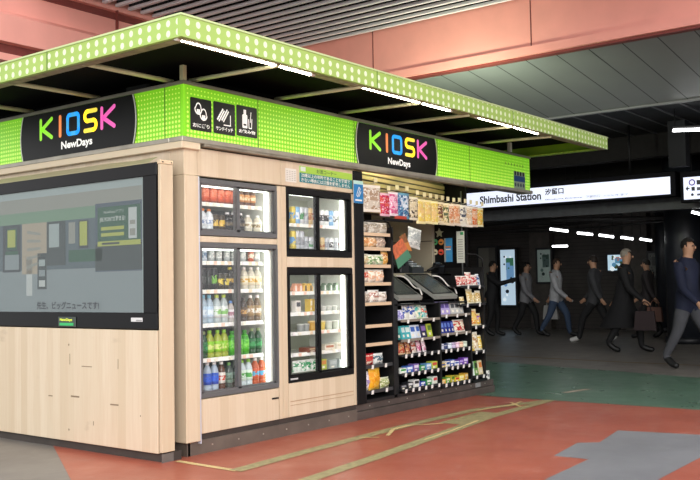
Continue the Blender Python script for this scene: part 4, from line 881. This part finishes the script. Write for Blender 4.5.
# back of the shop: cream cupboard, cards, notices
yc = PX(432, 240, 4.3)[1]
t = thing('cupboard', 'cream cupboard at the back of the kiosk behind the counter', 'cupboard', (4.2, 1.0, 1.3))
MB().box((4.3, yc, 1.31), (4.357, 1.48, 2.2), 0, .004).build('body', mat('#a59d8a', .5), t)
MB().box((4.296, yc, 1.66), (4.3, 1.47, 1.67)).box((4.296, yc+.3, 1.33), (4.3, yc+.304, 2.18)).build('door_seam', mat('#4a463d', .5), t)
def pin_card(name, label, px0, py0, px1, py1, xd, col, bands, cat='card'):
    a = PX(px0, py1, xd); c = PX(px1, py0, xd); w, h = a[1]-c[1], c[2]-a[2]
    t = thing(name, label, cat, (xd, a[1], a[2]))
    MB().box((xd, a[1], a[2]), (xd+.004, a[1]-w, a[2]+h)).build('card', mat(col, .5), t)
    b = MB()
    for (u0, v0, u1, v1, k) in bands: b.box((xd-.0012, a[1]-w*u0, a[2]+h*v0), (xd, a[1]-w*u1, a[2]+h*v1), k)
    b.build('print', [mat('#e8e2d0', .5), mat('#2c2a28', .5), mat('#2f8a5a', .5), mat('#d8842c', .5), mat('#c0433a', .5), mat('#9a9a94', .5)], t)
    return t
for px, py, col, w_ in ((435, 242, '#4fa06c', 'green round picture card, upper left'), (441, 242, '#e0924c', 'orange round picture card, upper right'), (435, 252, '#d8cfb0', 'cream round picture card, lower left'), (441, 252, '#d9503c', 'red round picture card, lower right')):
    a = PX(px, py, 4.352); t = thing('picture_card', w_+' on the black board', 'card', (a[0], a[1], a[2]), 'picture cards behind the counter')
    b = MB().lathe([(.034, 0), (.034, .006)], n=16); b.v = [(4.356-v[2], a[1]+v[0], a[2]+v[1]) for v in b.v]; b.build('card', mat(col, .5), t)
    b = MB().box((4.348, a[1]-.018, a[2]-.012), (4.351, a[1]+.018, a[2]+.004)); b.build('print', mat('#2a241c', .5), t)
pin_card('blue_card', 'tall light blue card on the black board', 444.5, 238, 452, 262, 4.35, '#3f8cc4', [(.15, .6, .85, .66, 3), (.2, .5, .8, .55, 0), (0, 0, .2, 1, 5)])
pin_card('price_list', 'tall white paper list with green heading behind the counter', 457, 231, 464, 263, 4.30, '#c9cdc4', [(.5, .88, .9, .97, 2)]+[(.15, .12+i*.075, .8, .15+i*.075, 5) for i in range(9)], 'notice')
a = PX(462, 262, 4.31); MB().tube([(4.318, a[1], 1.25), (4.318, a[1], 2.2)], .008).build('pole', mat('#6a6c6c', .4), K)
pts = []
for i in range(10):
    r_ = .055 if i % 2 == 0 else .026; pts.append((r_*math.sin(PI*i/5), r_*math.cos(PI*i/5)))
b = MB(); a = PX(439, 233, 4.34); b.slab([(4.34, a[1]-p[0], a[2]+p[1]) for p in pts], (.012, 0, 0)); tag(b.build('star_ornament', mat('#9a9c86', .5)), 'grey star ornament above the round picture cards', 'ornament')

# slatted wall behind the hanging bags
b = MB(); xa, ya, xb, yb = 2.13, .2, 4.34, .5
zt, zb_ = 2.24, 1.86
b.slab([(xa, ya, zb_), (xb, yb, zb_), (xb, yb, 2.3), (xa, ya, 2.3)], (0, .03, 0), 0)
z = zb_+.01
while z < 2.28:
    b.slab([(xa, ya-.012, z), (xb, yb-.012, z), (xb, yb-.012, z+.036), (xa, ya-.012, z+.036)], (0, .012, 0), 1); z += .052
sl = b.build('slatted_wall', [mat('#4c3f2e', .6), mat('#a8946c', .5)], K)
b = MB(); b.box((4.42, .02, 2.25), (5.4, .138, 2.261)); b.build('band_soffit', mat('#4a3a2a', .6, noise=.3), K)
# hanging bags
HG = 'snack bags hanging from the slatted wall'
def hang(px, py0, py1, wpx, cols, desc, i, where):
    yy = .07+.12*(px-370)/110
    top = PY(px, py0, yy); bot = PY(px, py1, yy); w = PY(px+wpx/2, py0, yy)[0]-PY(px-wpx/2, py0, yy)[0]
    h = round(top[2]-bot[2], 2); w = round(w, 2)
    r = pouch(*cols, w, h, .045, 'hanging_snack_bag')()
    place(r, top[0], yy, top[2]-h, random.uniform(-.25, .1), desc, where, 'snack bag', HG)
    zz = top[2]+.012; wy = .2+(top[0]-2.13)/(4.34-2.13)*.3
    t = thing('display_hook', 'x', 'hook', (top[0], wy, zz), 'display hooks on the slatted wall'); GOODS.setdefault(('cream display hook', 'on the slatted wall'), []).append((t, top[0]))
    MB().tube([(top[0], wy-.012, zz), (top[0], yy-.03, zz), (top[0], yy-.045, zz+.012)], .004, 6).build('wire', mat('#b8b4a8', .3, .8), t)
    MB().box((top[0]-.026, yy-.05, zz+.008), (top[0]+.026, yy-.046, zz+.05), 0).build('ticket', mat('#e6dcae', .5), t)
hang(371.5, 185, 212, 14, ('#cfc3b2', '#a98c72', '#efe6d8'), 'beige and brown hanging snack bag', 0, 'beside the black post')
hang(384.5, 193, 216, 11, ('#c92c5a', '#d84a3c', '#f0c0d0'), 'crimson hanging snack bag', 0, 'near the left end')
hang(393, 192, 216, 10, ('#d85a8c', '#f0b8cc', '#f8e4ec'), 'pink hanging snack bag', 0, 'near the left end')
hang(403, 193, 219, 11, ('#2c5a8c', '#d8e2ec', '#5f9ab8'), 'blue and white hanging snack bag', 0, 'right of the pink bag')
hang(413.5, 197, 220, 9, ('#4a3c2e', '#d8c8a4', '#efe4cc'), 'brown and cream hanging snack bag', 0, 'right of the blue bag')
for i, px in enumerate((420.5, 426.5, 432.5)): hang(px, 199+i, 224, 9, ('#ecd060', '#e8c47c', '#f6e8b0'), 'yellow hanging snack bag', i, 'mid row')
hang(438.5, 202, 223, 9, ('#e6c87c', '#7a4a2c', '#f3e4c0'), 'gold hanging snack bag', 0, 'right of the yellow bags')
hang(444, 203, 225, 8, ('#dfc890', '#4c5a34', '#f0e2bc'), 'tan and green hanging bag', 0, 'right of the yellow bags')
for i, px in enumerate((450, 455.5)): hang(px, 204, 225.5, 9, ('#ecc49c', '#d88c5c', '#f6e2cc'), 'peach hanging snack bag', i, 'right of the yellow bags')
hang(461.5, 205, 226, 9, ('#e9e0cc', '#4a4e5c', '#f6f1e4'), 'white and slate hanging bag', 0, 'near the right end')
hang(467, 206, 227, 9, ('#ecdcc4', '#d8b890', '#f8f0e0'), 'pale cream hanging bag', 0, 'near the right end')
hang(473, 207, 227, 9, ('#e0763c', '#ecb48c', '#f3dcc4'), 'orange hanging snack bag', 0, 'near the right end')
hang(478.5, 208, 227, 8, ('#d8d06a', '#e8b03c', '#f6f0c0'), 'yellow and green hanging bag', 0, 'at the far right end')
# leaning pamphlets, hanging white bag
def leaf(name, label, pts, yd, c1, c2, frac, cat='leaflet'):
    q = [PY(*p, yd) for p in pts]; t = thing(name, label, cat, tuple(q[0]))
    lo = q[:2]; mid = [q[0]*(1-frac)+q[3]*frac, q[1]*(1-frac)+q[2]*frac]
    MB().slab([tuple(q[0]), tuple(q[1]), tuple(mid[1]), tuple(mid[0])], (0, .006, 0)).build('lower_panel', mat(c1, .4), t)
    MB().slab([tuple(mid[0]), tuple(mid[1]), tuple(q[2]), tuple(q[3])], (0, .006, 0)).build('picture_panel', mat(c2, .4, noise=.3, nscale=30), t)
    return t
leaf('leaflet', 'tilted leaflet with green lower half and orange picture', ((398.5, 269), (411.5, 257), (402, 238), (392, 247)), .06, '#4c8468', '#c96a44', .42)
leaf('leaflet', 'tilted orange and brown leaflet behind the green one', ((404, 250), (412, 251), (405, 233), (399, 237)), .10, '#c9823c', '#8c5a34', .5)
hb = pouch('#c8ccc6', '#a4aba8', '#eef0ea', .24, .2, .08, 'hanging_white_bag')()
a = PY(413.5, 248, .16); place(hb, a[0], .16, a[2], 0, 'grey white bag hanging', 'above the slanted trays', 'bag', 'other goods', 0, .15)
# dark shelf rail under the hanging bags at left with red ticket strip
b = MB(); b.box((2.62, .1, 1.79), (3.1, .13, 1.815)); b.box((2.78, .095, 1.815), (2.98, .1, 1.845), 1); tag(b.build('shelf_rail', [BLACK, mat('#b8402c', .5)]), 'dark rail with red strip below the blue hanging bag', 'rail')
# white box and grey plate at the plinth end
t = thing('white_box', 'small white plastic box standing on the end of the plinth', 'box', (4.46, .05, .14))
MB().box((4.385, .03, .139), (4.45, .09, .235), 0, .008).build('box', WHITE, t); MB().box((4.4, .028, .17), (4.435, .03, .2)).box((4.405, .027, .215), (4.43, .03, .225)).build('print', mat('#8a8f90', .5), t)
bx('grey_plate', (4.06, -.004, .085), (4.16, .012, .135), mat('#8c8c8c', .4), K) if False else bx('grey_plate', (4.1, .008, .085), (4.2, .0149, .13), mat('#8c8c8c', .4), K)

label_goods()

# ------------------------------------------------------------------ hanging station signs and background
SXX = 10.0
yl, yr = 3.6, -.18
t = thing('station_sign', 'long hanging white station sign with black frame reading Shimbashi Station', 'sign', (SXX, 1.7, 2.45))
MB().box((SXX+.005, yr-.08, 2.49), (SXX+.25, yl, 2.88), 0, .005).build('housing', mat('#06060c', .6, spec=.1), t)
fc = MB().box((SXX, yr, 2.525), (SXX+.005, yl, 2.80)).build('lit_face', mat('#d9def0', .4, emit=.62), t)
U = (0, -1, 0); V = (0, 0, 1); DK = mat('#23242e', .5)
def stx(txt, x0, y0, x1, y1, m=DK, bold=.0):
    a = PX(x0, y1, SXX); c = PX(x1, y0, SXX); textmesh(txt, a[1]-c[1], c[2]-a[2], (SXX-.001, a[1], a[2]), U, V, m, 'lettering', fc, bold=bold)
a = PX(480, 205, SXX); c = PX(541, 192, SXX)
textmesh('Shimbashi Station', a[1]-c[1], .14, (SXX-.001, a[1], 2.59), U, V, DK, 'lettering', fc, bold=.03)
stx('汐留口', 545, 187.3, 563.5, 195.3, bold=.03)
stx('Shiodome Entrance', 545, 196.3, 582, 200.5, mat('#6a6c78', .5), .01)
stx('汐留出口', 586, 194.3, 600, 198, mat('#8a8c98', .5)); stx('시오도메 출구', 603, 193, 628, 197, mat('#8a8c98', .5))
for yy in (.5, 2.9): MB().tube([(SXX+.12, yy, 2.88), (SXX+.12, yy, 3.71)], .02).build('hanger_rod', BLACK, t)
t = thing('station_sign', 'second smaller hanging station sign at the right edge, with a purple line mark', 'sign', (SXX-.1, -1.1, 2.35))
MB().box((SXX+.005, -2.6, 2.38), (SXX+.25, -.33, 2.86), 0, .005).build('housing', mat('#06060c', .6, spec=.1), t)
fc = MB().box((SXX, -2.5, 2.42), (SXX+.005, -.385, 2.765)).build('lit_face', mat('#d9def0', .4, emit=.6), t)
s = Sheet((SXX-.0005, -.385, 2.42), U, V); s.disc(.13, .26, .05, 1, 1); s.disc(.13, .26, .032, 2, 2); s.rect(.2, .22, .5, .29, 0, 1); s.rect(.12, .13, .17, .19, 0, 1); s.disc(.13, .07, .022, 0, 1); s.rect(.2, .05, .5, .08, 3, 1); s.rect(.2, .13, .45, .18, 3, 1)
s.poly([(.03, .17), (.065, .21), (.065, .13)], 0, 1); s.rect(.055, .16, .09, .18, 0, 1)
s.b.build('pictogram', [DK, mat('#5a3fb0', .5), mat('#e4e4f4', .5, emit=.5), mat('#5a5c6c', .5)], fc)
for yy in (-1.0, -2.2): MB().tube([(SXX+.12, yy, 2.86), (SXX+.12, yy, 3.71)], .02).build('hanger_rod', BLACK, t)
b = MB(); b.box((10.5, -6, 2.32), (10.62, 8.5, 2.52), 0)
struct(b.build('trim_3', mat('#2e3034', .5, noise=.3)))
b = MB(); rng = random.Random(3)
for i in range(9):
    yy0 = -5; z0 = 2.35+rng.random()*.75; xx = 11.6+rng.random()*3.5; pts = [(xx+.1*math.sin(k+i), -5+k*1.3, z0+.05*math.sin(k*1.3+i)) for k in range(11)]
    b.tube(pts, .02+.03*rng.random(), 6)
for i in range(6): b.box((11.8+i*.6, -4+i*2., 2.5), (11.85+i*.6, -3.95+i*2., 3.6))
tag(b.build('ceiling_pipe_run', mat('#1c1a1a', .6)), 'tangle of dark pipes and cables under the station ceiling', 'pipes')
# background tube lights
TB = mat('#ffffff', .4, emit=6.)
def btube(px0, py0, px1, py1, x, lab):
    a, c = PX(px0, py0, x), PX(px1, py1, x); m_ = (a+c)/2
    t = thing('tube_light', lab, 'light', tuple(m_), 'station tube lights')
    MB().tube([tuple(a), tuple(c)], .022, 8).build('tube', TB, t)
    MB().tube([(a[0], a[1], a[2]+.045), (c[0], c[1], c[2]+.045)], .02, 6).build('fitting', mat('#3a3a3c', .5), t)
    zc = 3.71
    for q in (a, c):
        MB().tube([(q[0], q[1]*.9+m_[1]*.1, q[2]+.05), (q[0], q[1]*.9+m_[1]*.1, zc)], .006, 5).build('drop_rod', BLACK, t)
btube(550, 229, 568, 231.2, 12.8, 'distant white tube light, leftmost of the upper row')
btube(577.5, 233, 592.5, 234.5, 13.2, 'distant white tube light, second in the upper row')
btube(599, 235, 613.5, 237, 13.6, 'distant white tube light, third in the upper row')
btube(621, 237.3, 633, 239, 14.0, 'distant white tube light, fourth in the upper row')
btube(640, 239, 651.5, 240.8, 14.4, 'distant white tube light at the right end of the upper row')
btube(552.5, 246.4, 567.5, 246, 15.5, 'distant white tube light hanging lower beneath the leftmost one')
btube(692, 212, 712, 217, 11.0, 'white tube light below the second station sign')
btube(673, 130.5, 712, 129, 9.2, 'white tube light high at the right beneath the dark ceiling')
# lit panels on the far wall
def wpanel(name, lab, px0, py0, px1, py1, x, mats, draw, cat='poster', zb=None):
    a, c = PX(px0, py1, x), PX(px1, py0, x); w, h = a[1]-c[1], c[2]-a[2]
    t = thing(name, lab, cat, (x, (a[1]+c[1])/2, a[2]))
    MB().box((x, c[1]-.05, a[2]-.05), (x+.12, a[1]+.05, c[2]+.05), 0, .004).build('frame', mat('#25262a', .5), t)
    s = Sheet((x-.001, a[1], a[2]), U, V); draw(s, w, h); s.b.build('face', mats, t)
def dlit(s, w, h):
    s.rect(0, 0, w, h, 0, 0); rg = random.Random(5)
    for i in range(14): s.rect(w*rg.uniform(.02, .6), h*rg.uniform(.02, .85), w*rg.uniform(.62, .98), h*rg.uniform(.05, .9), rg.choice([1, 2, 3]), 1+i*.15) if i < 3 else s.disc(w*rg.uniform(.15, .85), h*rg.uniform(.1, .9), w*rg.uniform(.05, .13), rg.choice([1, 2, 3, 4]), 2+i*.1)
wpanel('lit_poster', 'tall glowing pale blue poster on the far wall beside the kiosk', 501.5, 249.5, 514.5, 305, WX-.3, [mat('#b8cfe0', .5, emit=.55), mat('#6f9cc8', .5, emit=.4), mat('#dfeef4', .5, emit=.6), mat('#3f7a5c', .5, emit=.3), mat('#2c3c4c', .5)], dlit)
wpanel('poster', 'grey green poster on the far pillar behind the walkers', 538, 249.5, 550, 282, WX-.32, [mat('#8a9a94', .5, emit=.12), mat('#5a7470', .5), mat('#a8b4b0', .5), mat('#3f5a50', .5), mat('#2c3c3c', .5)], dlit)
wpanel('lit_poster', 'wide glowing poster behind the person in the long black coat', 608, 254.5, 626, 270.5, WX-.3, [mat('#b8d4e4', .5, emit=.6), mat('#5f98b8', .5, emit=.4), mat('#e4eef0', .5, emit=.6), mat('#c07a6c', .5, emit=.3), mat('#6c8c5c', .5)], dlit)
def dgrey(s, w, h): s.rect(0, 0, w, h, 0, 0); s.rect(w*.62, 0, w, h, 1, 1)
wpanel('shutter_panel', 'plain grey metal panel on the far wall right of the rack', 479.5, 247.5, 495, 303, WX-.3, [mat('#77756c', .5), mat('#5f5d56', .5)], dgrey, 'panel')
wpanel('poster', 'narrow grey poster at the far right near the round pillar', 649, 253, 657, 276, WX-.32, [mat('#5a5c58', .5), mat('#40423f', .5), mat('#77796f', .5), mat('#40423f', .5), mat('#2c2c2c', .5)], dlit)
wpanel('lit_sign', 'small pale lit sign under the long station sign', 606, 200.5, 632, 204.8, 11.1, [mat('#a9b4b0', .5, emit=.3), mat('#6f7c78', .5), mat('#c8d0cc', .5, emit=.3), mat('#4a5450', .5), mat('#2c3434', .5)], dlit, 'sign')
# pillars
for lab, px, py, r_, hz in (('dark round pillar behind the person at the right edge', 688, 343, .36, 3.6), ('slimmer dark round pillar beside the far right poster', 666, 332, .18, 3.6)):
    a = PZ(px, py); t = thing('pillar', lab, 'pillar', (a[0], a[1], 0), 'round station pillars')
    MB().lathe([(r_, .12), (r_, hz)], (a[0], a[1], 0), 24).build('shaft', mat('#22252b', .4, noise=.2), t); MB().lathe([(r_*1.1, 0), (r_*1.1, .12)], (a[0], a[1], 0), 24).build('base', mat('#14151a', .5), t)
a = PX(679, 150, 9.7); b = MB().box((9.6, a[1]-.13, 2.9), (9.8, a[1]+.13, 3.6)); struct(b.build('trim_4', mat('#17181a', .7, spec=.2)))

# ------------------------------------------------------------------ people
def person(label, gx, gy, heading, H=1.68, top='#202024', bottom='#141416', hairc='#15110e', skin='#b98d70', stride=.28, armsw=.3, coat=None, hood=False, reach=None, shoe='#101010', lean=0., long_hair=False, bag=None):
    s = H/1.68
    t = thing('person', label, 'person', (gx, gy, 0), 'walkers in the passage')
    J = {}; E = []; Rr = {}
    def j(n, x, y, z, r): J[n] = (x*s, y*s, z*s); Rr[n] = r*s
    # facing +x ; y = left
    hipz = .90-.12*stride
    j('pel', 0, 0, hipz, .125); j('wa', .01+lean*.1, 0, hipz+.17, .115); j('ch', .02+lean*.25, 0, hipz+.36, .135); j('uc', .01+lean*.33, 0, hipz+.47, .105); j('nk', .02+lean*.38, 0, hipz+.545, .055); j('hb', .035+lean*.42, 0, hipz+.62, .07); j('hm', .045+lean*.46, 0, hipz+.69, .088); j('ht', .035+lean*.5, 0, hipz+.76, .06)
    E += [('pel', 'wa'), ('wa', 'ch'), ('ch', 'uc'), ('uc', 'nk'), ('nk', 'hb'), ('hb', 'hm'), ('hm', 'ht')]
    for sd, nm in ((1, 'l'), (-1, 'r')):
        f = stride*sd
        kx = f*.55+.05; ax = f; az = .09 if f >= 0 else .15
        j('hp'+nm, 0, sd*.085, hipz-.06, .10); j('kn'+nm, kx, sd*.095, .48, .065); j('an'+nm, ax-.03, sd*.095, az, .042); j('ft'+nm, ax+.07, sd*.10, .05+(.0 if f >= 0 else .01), .04); j('to'+nm, ax+.16, sd*.105, .035, .03)
        E += [('pel', 'hp'+nm), ('hp'+nm, 'kn'+nm), ('kn'+nm, 'an'+nm), ('an'+nm, 'ft'+nm), ('ft'+nm, 'to'+nm)]
        g = -armsw*sd; sz = hipz+.44; lx = lean*.3
        if reach == nm:
            el = (lx+.22, sd*.26, sz-.16); wr = (lx+.44, sd*.2, sz-.1)
        else:
            el = (lx+g*.35, sd*.245, sz-.29); wr = (lx+g*.85+.05, sd*.235, sz-.5+abs(g)*.12)
        j('sh'+nm, lx*1.05, sd*.175, sz, .062); j('el'+nm, *el, .043); j('wr'+nm, *wr, .027)
        d = np.array(wr)-np.array(el); d /= np.linalg.norm(d); pm = np.array(wr)+d*.055
        j('pa'+nm, *pm, .03)
        E += [('uc', 'sh'+nm), ('sh'+nm, 'el'+nm), ('el'+nm, 'wr'+nm), ('wr'+nm, 'pa'+nm)]
        fw = np.array((1., 0, 0)); side = np.cross(d, (0, sd, 0)); side /= (np.linalg.norm(side)+1e-9); inn = np.array((0, -sd, 0.))
        for k, (o_, ln) in enumerate(((-.024, .058), (-.008, .072), (.008, .075), (.024, .066))):
            b0 = pm+side*o_*-1+d*.02; m1 = b0+d*ln*.55+inn*.008; tip = m1+d*ln*.4+inn*.022
            j('f%d%s' % (k, nm), *b0, .0095); j('g%d%s' % (k, nm), *m1, .0085); j('h%d%s' % (k, nm), *tip, .007)
            E += [('pa'+nm, 'f%d%s' % (k, nm)), ('f%d%s' % (k, nm), 'g%d%s' % (k, nm)), ('g%d%s' % (k, nm), 'h%d%s' % (k, nm))]
        th = np.array(wr)+d*.03+side*.03; j('t0'+nm, *th, .012); j('t1'+nm, *(th+d*.035+side*.018+inn*.01), .009); E += [('pa'+nm, 't0'+nm), ('t0'+nm, 't1'+nm)]
    names = list(J); me = bpy.data.meshes.new('body'); me.from_pydata([J[n] for n in names], [(names.index(a), names.index(b_)) for a, b_ in E], [])
    ob = bpy.data.objects.new('body', me); COL.objects.link(ob); sk = ob.modifiers.new('s', 'SKIN'); sk.use_smooth_shade = True
    lay = me.skin_vertices[0].data if me.skin_vertices else None
    if lay is None:
        me.skin_vertices.new() if hasattr(me.skin_vertices, 'new') else None
    if not me.skin_vertices:
        a_ = me.attributes
        bpy.context.view_layer.objects.active = ob
    lay = me.skin_vertices[0].data
    for i, n in enumerate(names): lay[i].radius = (Rr[n], Rr[n]); lay[i].use_root = (n == 'pel')
    sb = ob.modifiers.new('b', 'SUBSURF'); sb.levels = 1; sb.render_levels = 1
    bpy.context.view_layer.update()
    m2 = bpy.data.meshes.new_from_object(ob.evaluated_get(bpy.context.evaluated_depsgraph_get())); bpy.data.objects.remove(ob)
    P = np.array([v.co[:] for v in m2.vertices]); N = np.array([v.normal[:] for v in m2.vertices]); FS = [list(p.vertices) for p in m2.polygons]
    ca, sa = math.cos(heading), math.sin(heading)
    def W(p): return (gx+p[0]*ca-p[1]*sa, gy+p[0]*sa+p[1]*ca, p[2])
    C_ = np.array([P[f].mean(0) for f in FS])
    seg = [(a, b_) for a, b_ in E]; A = np.array([J[a] for a, _ in seg]); B = np.array([J[b_] for _, b_ in seg]); rad = np.array([(Rr[a]+Rr[b_])/2 for a, b_ in seg])
    AB = B-A; tt = np.clip(np.einsum('fsk,sk->fs', C_[:, None]-A[None], AB)/np.maximum((AB**2).sum(1), 1e-9), 0, 1)
    D = np.linalg.norm(C_[:, None]-(A[None]+tt[..., None]*AB[None]), axis=2)/rad; near = D.argmin(1)
    kind = []
    for fi, i in enumerate(near):
        b_ = seg[i][1]; a = seg[i][0]
        if b_ == 'nk' and C_[fi][2] < J['nk'][2]-.02*s: kind.append('torso'); continue
        if b_ in ('hb', 'hm', 'ht', 'nk'): kind.append('head')
        elif b_[:2] in ('pa', 'f0', 'f1', 'f2', 'f3', 'g0', 'g1', 'g2', 'g3', 'h0', 'h1', 'h2', 'h3', 't0', 't1'): kind.append('hand')
        elif b_[:2] in ('kn', 'an', 'hp'): kind.append('leg')
        elif b_[:2] in ('ft', 'to'): kind.append('foot')
        else: kind.append('torso')
    body = MB(); body.add([W(p) for p in P], FS, 0, True); bo = body.build('body', mat(skin, .6), t)
    def shell(kinds, off, name, m, extra=None):
        fs = [f for f, k in zip(FS, kind) if k in kinds or (extra and extra(P[f].mean(0)))]
        if not fs: return
        ids = sorted({i for f in fs for i in f}); mp = {v: i for i, v in enumerate(ids)}
        MB().add([W(P[i]+N[i]*off) for i in ids], [[mp[i] for i in f] for f in fs], 0, True).build(name, m, t)
    hz = hipz*s
    shell(('torso',), .017*s, 'jacket', mat(top, .8, noise=.15), lambda c: c[2] > hz-.12*s and ((abs(c[1]) < .2*s and c[2] < hz+.3*s) or hz+.3*s <= c[2] < J['nk'][2]-.03*s))
    shell(('leg',), .010*s, 'trousers', mat(bottom, .8, noise=.1))
    kk = [k if k != 'foot' else 'foot'+('l' if c[1] > 0 else 'r') for k, c in zip(kind, C_)]; kind[:] = kk
    shell(('footl',), .010*s, 'shoe', mat(shoe, .5)); shell(('footr',), .010*s, 'shoe', mat(shoe, .5))
    if coat:
        b = MB(); n = 20; rings = [(hz+.30*s, .135, .165), (hz+.1*s, .14, .17), (hz-.1*s, .18, .2), (hz-.3*s, .25, .23), (hz-.47*s, .32, .25)]
        vs = [W(((.01+lean*.1-.03*i)*s+rx_*s*math.cos(2*PI*k/n)*(1+.05*math.sin(5*2*PI*k/n)*(i > 1)), ry_*s*math.sin(2*PI*k/n), z_)) for i, (z_, rx_, ry_) in enumerate(rings) for k in range(n)]
        fs = [[i*n+k, i*n+(k+1) % n, (i+1)*n+(k+1) % n, (i+1)*n+k] for i in range(len(rings)-1) for k in range(n)]
        b.add(vs, fs, 0, True); o_ = b.build('coat_skirt', mat(coat, .85, noise=.15), t)
    # head details
    hc = np.array(J['hm']); fwd = .088*s
    b = MB(); n = 16; m_ = 9; vs = []; fs = []
    for i in range(m_+1):
        ph = PI*.5-(PI*(.62 if not long_hair else .75))*i/m_
        for k in range(n):
            a = 2*PI*k/n; back = (1-math.cos(a))/2; r_ = .098*s
            zc = hc[2]+.02*s+.098*s*math.sin(ph)*(1.0 if ph > 0 else (.35+back*.95)); xr = hc[0]-.012*s+r_*math.cos(ph)*math.cos(a)*.98; yr_ = hc[1]+r_*math.cos(ph)*math.sin(a)*.86
            vs.append(W((xr, yr_, zc)))
    fs = [[i*n+k, i*n+(k+1) % n, (i+1)*n+(k+1) % n, (i+1)*n+k] for i in range(m_) for k in range(n) if not (i >= 5 and (k < 3 or k > 12))]
    b.add(vs, fs, 0, True); b.build('hair', mat(hairc, .7), t)
    def ball(c, r, name, m, sx=1, sy=1, sz=1):
        vs = []; fs = []; n = 8; k_ = 6
        for i in range(k_+1):
            for q in range(n): ph = PI*i/k_; vs.append(W((c[0]+r*sx*math.sin(ph)*math.cos(2*PI*q/n), c[1]+r*sy*math.sin(ph)*math.sin(2*PI*q/n), c[2]+r*sz*math.cos(ph))))
        fs = [[i*n+q, i*n+(q+1) % n, (i+1)*n+(q+1) % n, (i+1)*n+q] for i in range(k_) for q in range(n)]
        MB().add(vs, fs, 0, True).build(name, m, t)
    for sd in (-1, 1):
        ball((hc[0]+.078*s, sd*.03*s, hc[2]+.005*s), .010*s, 'eye', mat('#1c1614', .3)); ball((hc[0]-.0, sd*.083*s, hc[2]-.005*s), .02*s, 'ear', mat(skin, .6), .7, .4, 1.2)
    ball((hc[0]+.092*s, 0, hc[2]-.02*s), .013*s, 'nose', mat(skin, .6), 1, .8, 1.5); ball((hc[0]+.08*s, 0, hc[2]-.052*s), .012*s, 'mouth', mat('#8c4a40', .6), .6, 1.8, .4)
    if bag:
        sd, bc, nm_, lb = bag; w = 'l' if sd > 0 else 'r'; p = np.array(J['pa'+w]); c = W(p)
        bt = thing(nm_, lb, 'bag', (c[0], c[1], c[2]-.45*s))
        z1 = p[2]-.14*s; q = [W((p[0]-.17*s, p[1]+sd*.045, z1-.3*s)), W((p[0]+.17*s, p[1]+sd*.045, z1-.3*s)), W((p[0]+.14*s, p[1]+sd*.045, z1)), W((p[0]-.14*s, p[1]+sd*.045, z1))]
        dv_ = np.array(W((0, sd*.1, 0)))-np.array(W((0, 0, 0))); MB().slab(q, tuple(dv_)).build('bag_body', mat(bc, .7), bt)
        hp_ = [W((p[0]+.09*s*math.cos(PI*k/8), p[1]+sd*.09, z1+.15*s*math.sin(PI*k/8))) for k in range(9)]; MB().tube(hp_, .009).build('handle', mat(bc, .7), bt)
    return t
def gp(px, py): a = PZ(px, py); return a[0], a[1]
hd = math.atan2(-1, 0)
person('dark clothed person reaching out beside the end of the snack rack', *gp(493, 336), hd+.3, 1.66, '#17171a', '#141416', reach='r', stride=.1)
person('person in grey top and black trousers walking past the far poster', *gp(527, 335.5), hd, 1.64, '#76767a', '#111113', stride=.25, skin='#a88068')
person('person in light grey jacket and blue jeans walking behind the kiosk', *gp(557, 336.5), hd+.1, 1.70, '#a3a4a8', '#35465f', hairc='#3a2c22', stride=.28, bag=(1, '#9a9a98', 'shoulder_bag', 'pale grey bag carried by the person in jeans'))
person('person in dark grey jacket and white shoes mid stride', *gp(597, 342), hd+PI, 1.70, '#3a3b3e', '#151517', shoe='#c8c8c4', hairc='#241a14', stride=.34)
person('grey haired person in a long black coat walking to the right', *gp(627, 352), hd+.2, 1.72, '#101012', '#0e0e10', hairc='#8c8478', coat='#0e0e11', stride=.25, bag=(-1, '#2a1a1c', 'handbag', 'dark handbag carried by the person in the long coat'))
person('person in dark clothes with a rust bag in the distance', *gp(650, 338), hd+PI, 1.62, '#2a2527', '#161618', stride=.2, bag=(1, '#6a4a40', 'tote_bag', 'rust brown bag carried in the distance at the right'))
person('person in navy jacket and grey trousers at the right edge', *gp(690, 369), hd-.3, 1.75, '#131a33', '#4a4b50', stride=.26)

# ------------------------------------------------------------------ light
w = bpy.data.worlds.new('world'); sc.world = w; w.use_nodes = True; nt = w.node_tree; bg = nt.nodes['Background']
tc = nt.nodes.new('ShaderNodeTexCoord'); sx = nt.nodes.new('ShaderNodeSeparateXYZ'); nt.links.new(tc.outputs['Generated'], sx.inputs[0])
mr = nt.nodes.new('ShaderNodeMapRange'); mr.inputs['From Min'].default_value = -.1; mr.inputs['From Max'].default_value = .6; nt.links.new(sx.outputs[2], mr.inputs['Value'])
cr = nt.nodes.new('ShaderNodeMix'); cr.data_type = 'RGBA'; nt.links.new(mr.outputs[0], cr.inputs['Factor'])
cr.inputs[6].default_value = (.85, .85, .86, 1); cr.inputs[7].default_value = (1., 1.0, 1.02, 1); nt.links.new(cr.outputs[2], bg.inputs['Color']); bg.inputs['Strength'].default_value = 1.15
def area(name, loc, target, size, power, col=(1, 1, 1), sy=None):
    l = bpy.data.lights.new(name, 'AREA'); l.energy = power; l.color = col; l.size = size; l.shape = 'RECTANGLE'; l.size_y = sy or size
    o = bpy.data.objects.new(name, l); COL.objects.link(o); o.location = loc
    o.rotation_euler = (Vector(target)-Vector(loc)).to_track_quat('-Z', 'Y').to_euler(); return o
area('daylight_from_street', (-9, -10, 5.5), (2, 0, 1.8), 7, 900, (1, .98, .95))
area('soffit_patch_fill', (5.3, .9, 2.95), (6.9, 1.6, 3.9), .35, 45, (.9, 1, .75))  # added light with no fitting, makes the bright greenish patch on the soffit
sc.view_settings.view_transform = 'Standard'; sc.view_settings.look = 'None'; sc.view_settings.gamma = 1; sc.view_settings.exposure = 0.42
